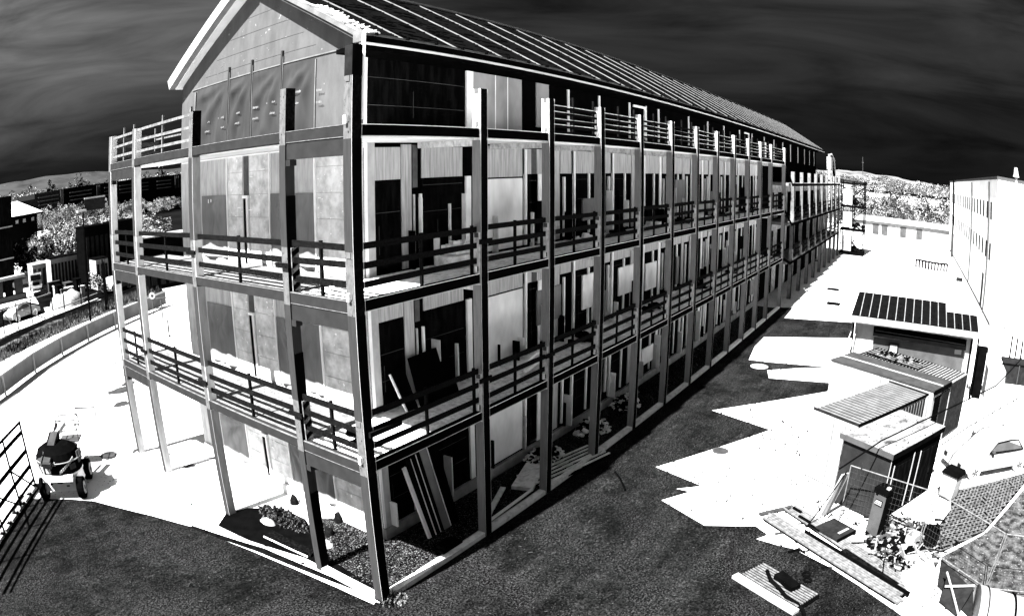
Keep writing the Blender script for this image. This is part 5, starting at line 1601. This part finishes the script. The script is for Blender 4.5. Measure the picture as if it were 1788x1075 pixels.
# yard with containers, huts, vehicles
def boxy(name, label, cat, x0, y0, x1, y1, h, mat, ribs='yard_dark', n=6, roofm='black', group=None):
    t = thing(name, label, cat, ((x0+x1)/2, y0, 0), 0, group)
    build('body', MB().box(x0, y0, 0, x1, y1, h), mat, t)
    build('roof', MB().box(x0-.05, y0-.05, h+.001, x1+.05, y1+.05, h+.1), roofm, t)
    for i in range(n):
        x = x0+(x1-x0)*(i+.5)/n
        build('wall_panel', MB().box(x-(x1-x0)/n*.3, y0-.05, h*.15, x+(x1-x0)/n*.3, y0-.001, h*.85), ribs, t)
    return t
boxy('stacked_container', 'dark ribbed container block standing behind the street lamp', 'container', 12.0, 49, 14.6, 52, 5.3, 'black', 'yard_mid', 5)
boxy('stacked_container', 'black container block right of the ribbed one, partly behind the frame', 'container', 14.8, 48, 17.6, 51, 5.4, 'black', 'panel_black', 4)
boxy('site_hut', 'white hut with a dark flat roof below the ribbed container block', 'hut', 8.9, 52, 12.0, 54, 2.9, 'yard_white', 'yard_mid', 8)
boxy('site_hut', 'long white hut with many small dark windows left of the street lamp', 'hut', 7.6, 55.5, 12.6, 58, 2.3, 'yard_white', 'yard_grey', 9, 'yard_white')
boxy('site_hut', 'pale hut with grid windows beside the street lamp foot', 'hut', 12.3, 47, 13.6, 49, 2.6, 'yard_dirty', 'yard_mid', 3, 'black')
boxy('site_hut', 'dark low hut with white posts seen through the frame', 'hut', 18.5, 50, 27, 53, 3.4, 'black', 'panel_black', 4, 'yard_white')
boxy('site_hut', 'low black hut behind the left frame columns', 'hut', 15.4, 41.5, 18.8, 44, 2.2, 'black', 'yard_mid', 4, 'yard_dark')
def truck(label, x, y, rz, s=1.0):
    t = thing('truck', label, 'truck', (x, y, 0), rz)
    lpart('cargo_box', MB().box(-2.2*s, -.9*s, .5*s, 1.0*s, .9*s, 2.4*s), 'yard_white', t)
    lpart('cab', MB().hexa([(1.1*s, -.85*s, .4*s), (2.3*s, -.85*s, .4*s), (2.3*s, .85*s, .4*s), (1.1*s, .85*s, .4*s), (1.1*s, -.8*s, 1.9*s), (2.05*s, -.8*s, 1.9*s), (2.05*s, .8*s, 1.9*s), (1.1*s, .8*s, 1.9*s)]), 'yard_dirty', t)
    lpart('windscreen', MB().hexa([(2.32*s, -.7*s, 1.15*s), (2.34*s, -.7*s, 1.15*s), (2.34*s, .7*s, 1.15*s), (2.32*s, .7*s, 1.15*s), (2.12*s, -.7*s, 1.75*s), (2.16*s, -.7*s, 1.75*s), (2.16*s, .7*s, 1.75*s), (2.12*s, .7*s, 1.75*s)]), 'black', t)
    for xx in (-1.5, -.2, 1.7):
        for yy in (-.95, .75):
            lpart('wheel', MB().disc((xx*s, yy*s, .4*s), .4*s, .2*s, 12, (0, 1, 0)), 'black', t)
    lpart('bumper', MB().box(2.2*s, -.8*s, .3*s, 2.42*s, .8*s, .55*s), 'yard_white', t)
    lpart('grille', MB().box(2.31*s, -.5*s, .62*s, 2.36*s, .5*s, .95*s), 'black', t)
    return t
truck('white truck with dark windscreen facing the camera near the dark trees', 8.4, 57, math.radians(-108), .85)
truck('white truck parked beside the lamp post behind the long hut', 14.8, 55, math.radians(-150), .9)
mound('covered_boat', 'white covered boat hull on the ground behind the wire fence', 'boat', 7.7, 43.2, 1.6, 1.2, 1.0, 'yard_dirty', 18)
car('parked_car', 'white car behind the wire fence near the dark clad block', (2.9, 42.0, 0), math.radians(25), 3.4, 1.5, 1.15, line=False, group='cars behind the wire fence')
car('parked_car', 'white car behind the left frame columns at the road', (13.6, 45.2, 0), math.radians(30), 3.4, 1.5, 1.2, line=False, group='cars behind the wire fence')
for k, (x, y) in enumerate(((10.4, 57.5), (12.2, 54.2), (11.2, 44.5), (16.5, 47.0))):
    tree(x, y, 0, 1.7, 2.0, 'pale' if k % 2 else 'dark', ['small dark shrub by the white huts', 'small pale shrub by the white huts', 'small dark shrub at the road behind the lamp', 'small pale shrub at the road beside the frame'][k], None, 'shrub')
struct('road', MB().poly([(5.5, 44.6), (7, 54), (13.5, 57), (24, 60), (36, 66), (40, 58), (18, 46), (11, 42.5)], .02, .03), 'road_dark')
struct('road', MB().poly([(-20, 40), (5.0, 50), (6, 46), (5.2, 42), (-20, 33)], .02, .035), 'road_dark')

q = random.Random(404)
kinds = [('small white crate stack', 'yard_white'), ('small black skip', 'black'), ('small grey tool box', 'yard_grey'), ('small striped pale drum', 'yard_dirty')]
spots = ['beside the long white hut', 'in front of the ribbed container block', 'by the white truck with dark windscreen', 'near the dark trees', 'behind the wire fence', 'close to the covered boat', 'under the street lamp', 'along the far road edge']
for i in range(24):
    y = q.uniform(43, 62); x = .24*y+q.uniform(-3.5, 3.0)
    nm, mt = kinds[i % 4]
    w, d, h = q.uniform(.4, 1.3), q.uniform(.4, 1.2), q.uniform(.4, 1.3)
    mm = MB().box(-w/2, -d/2, 0, w/2, d/2, h).box(-w/2-.05, -d/2-.05, h+.01, w/2+.05, d/2+.05, h+.09)
    o = build('yard_box', mm, mt); o.location = (x, y, .02)
    tag(o, nm+' '+spots[i % 8]+(' farther one' if i >= 12 else ''), 'box', 'boxes in the left yard')

truck('small white truck seen through the frame behind the road sign', 19.5, 47.5, math.radians(-140), .7)
car('parked_car', 'white car in the far yard beside the long white hut', (7.0, 60.5, .03), math.radians(15), 3.2, 1.4, 1.1, line=False, group='cars in the far left yard')
car('parked_car', 'grey car in the far yard right of the long white hut', (13.4, 60.0, .03), math.radians(40), 3.2, 1.4, 1.1, body='yard_grey', line=False, group='cars in the far left yard')
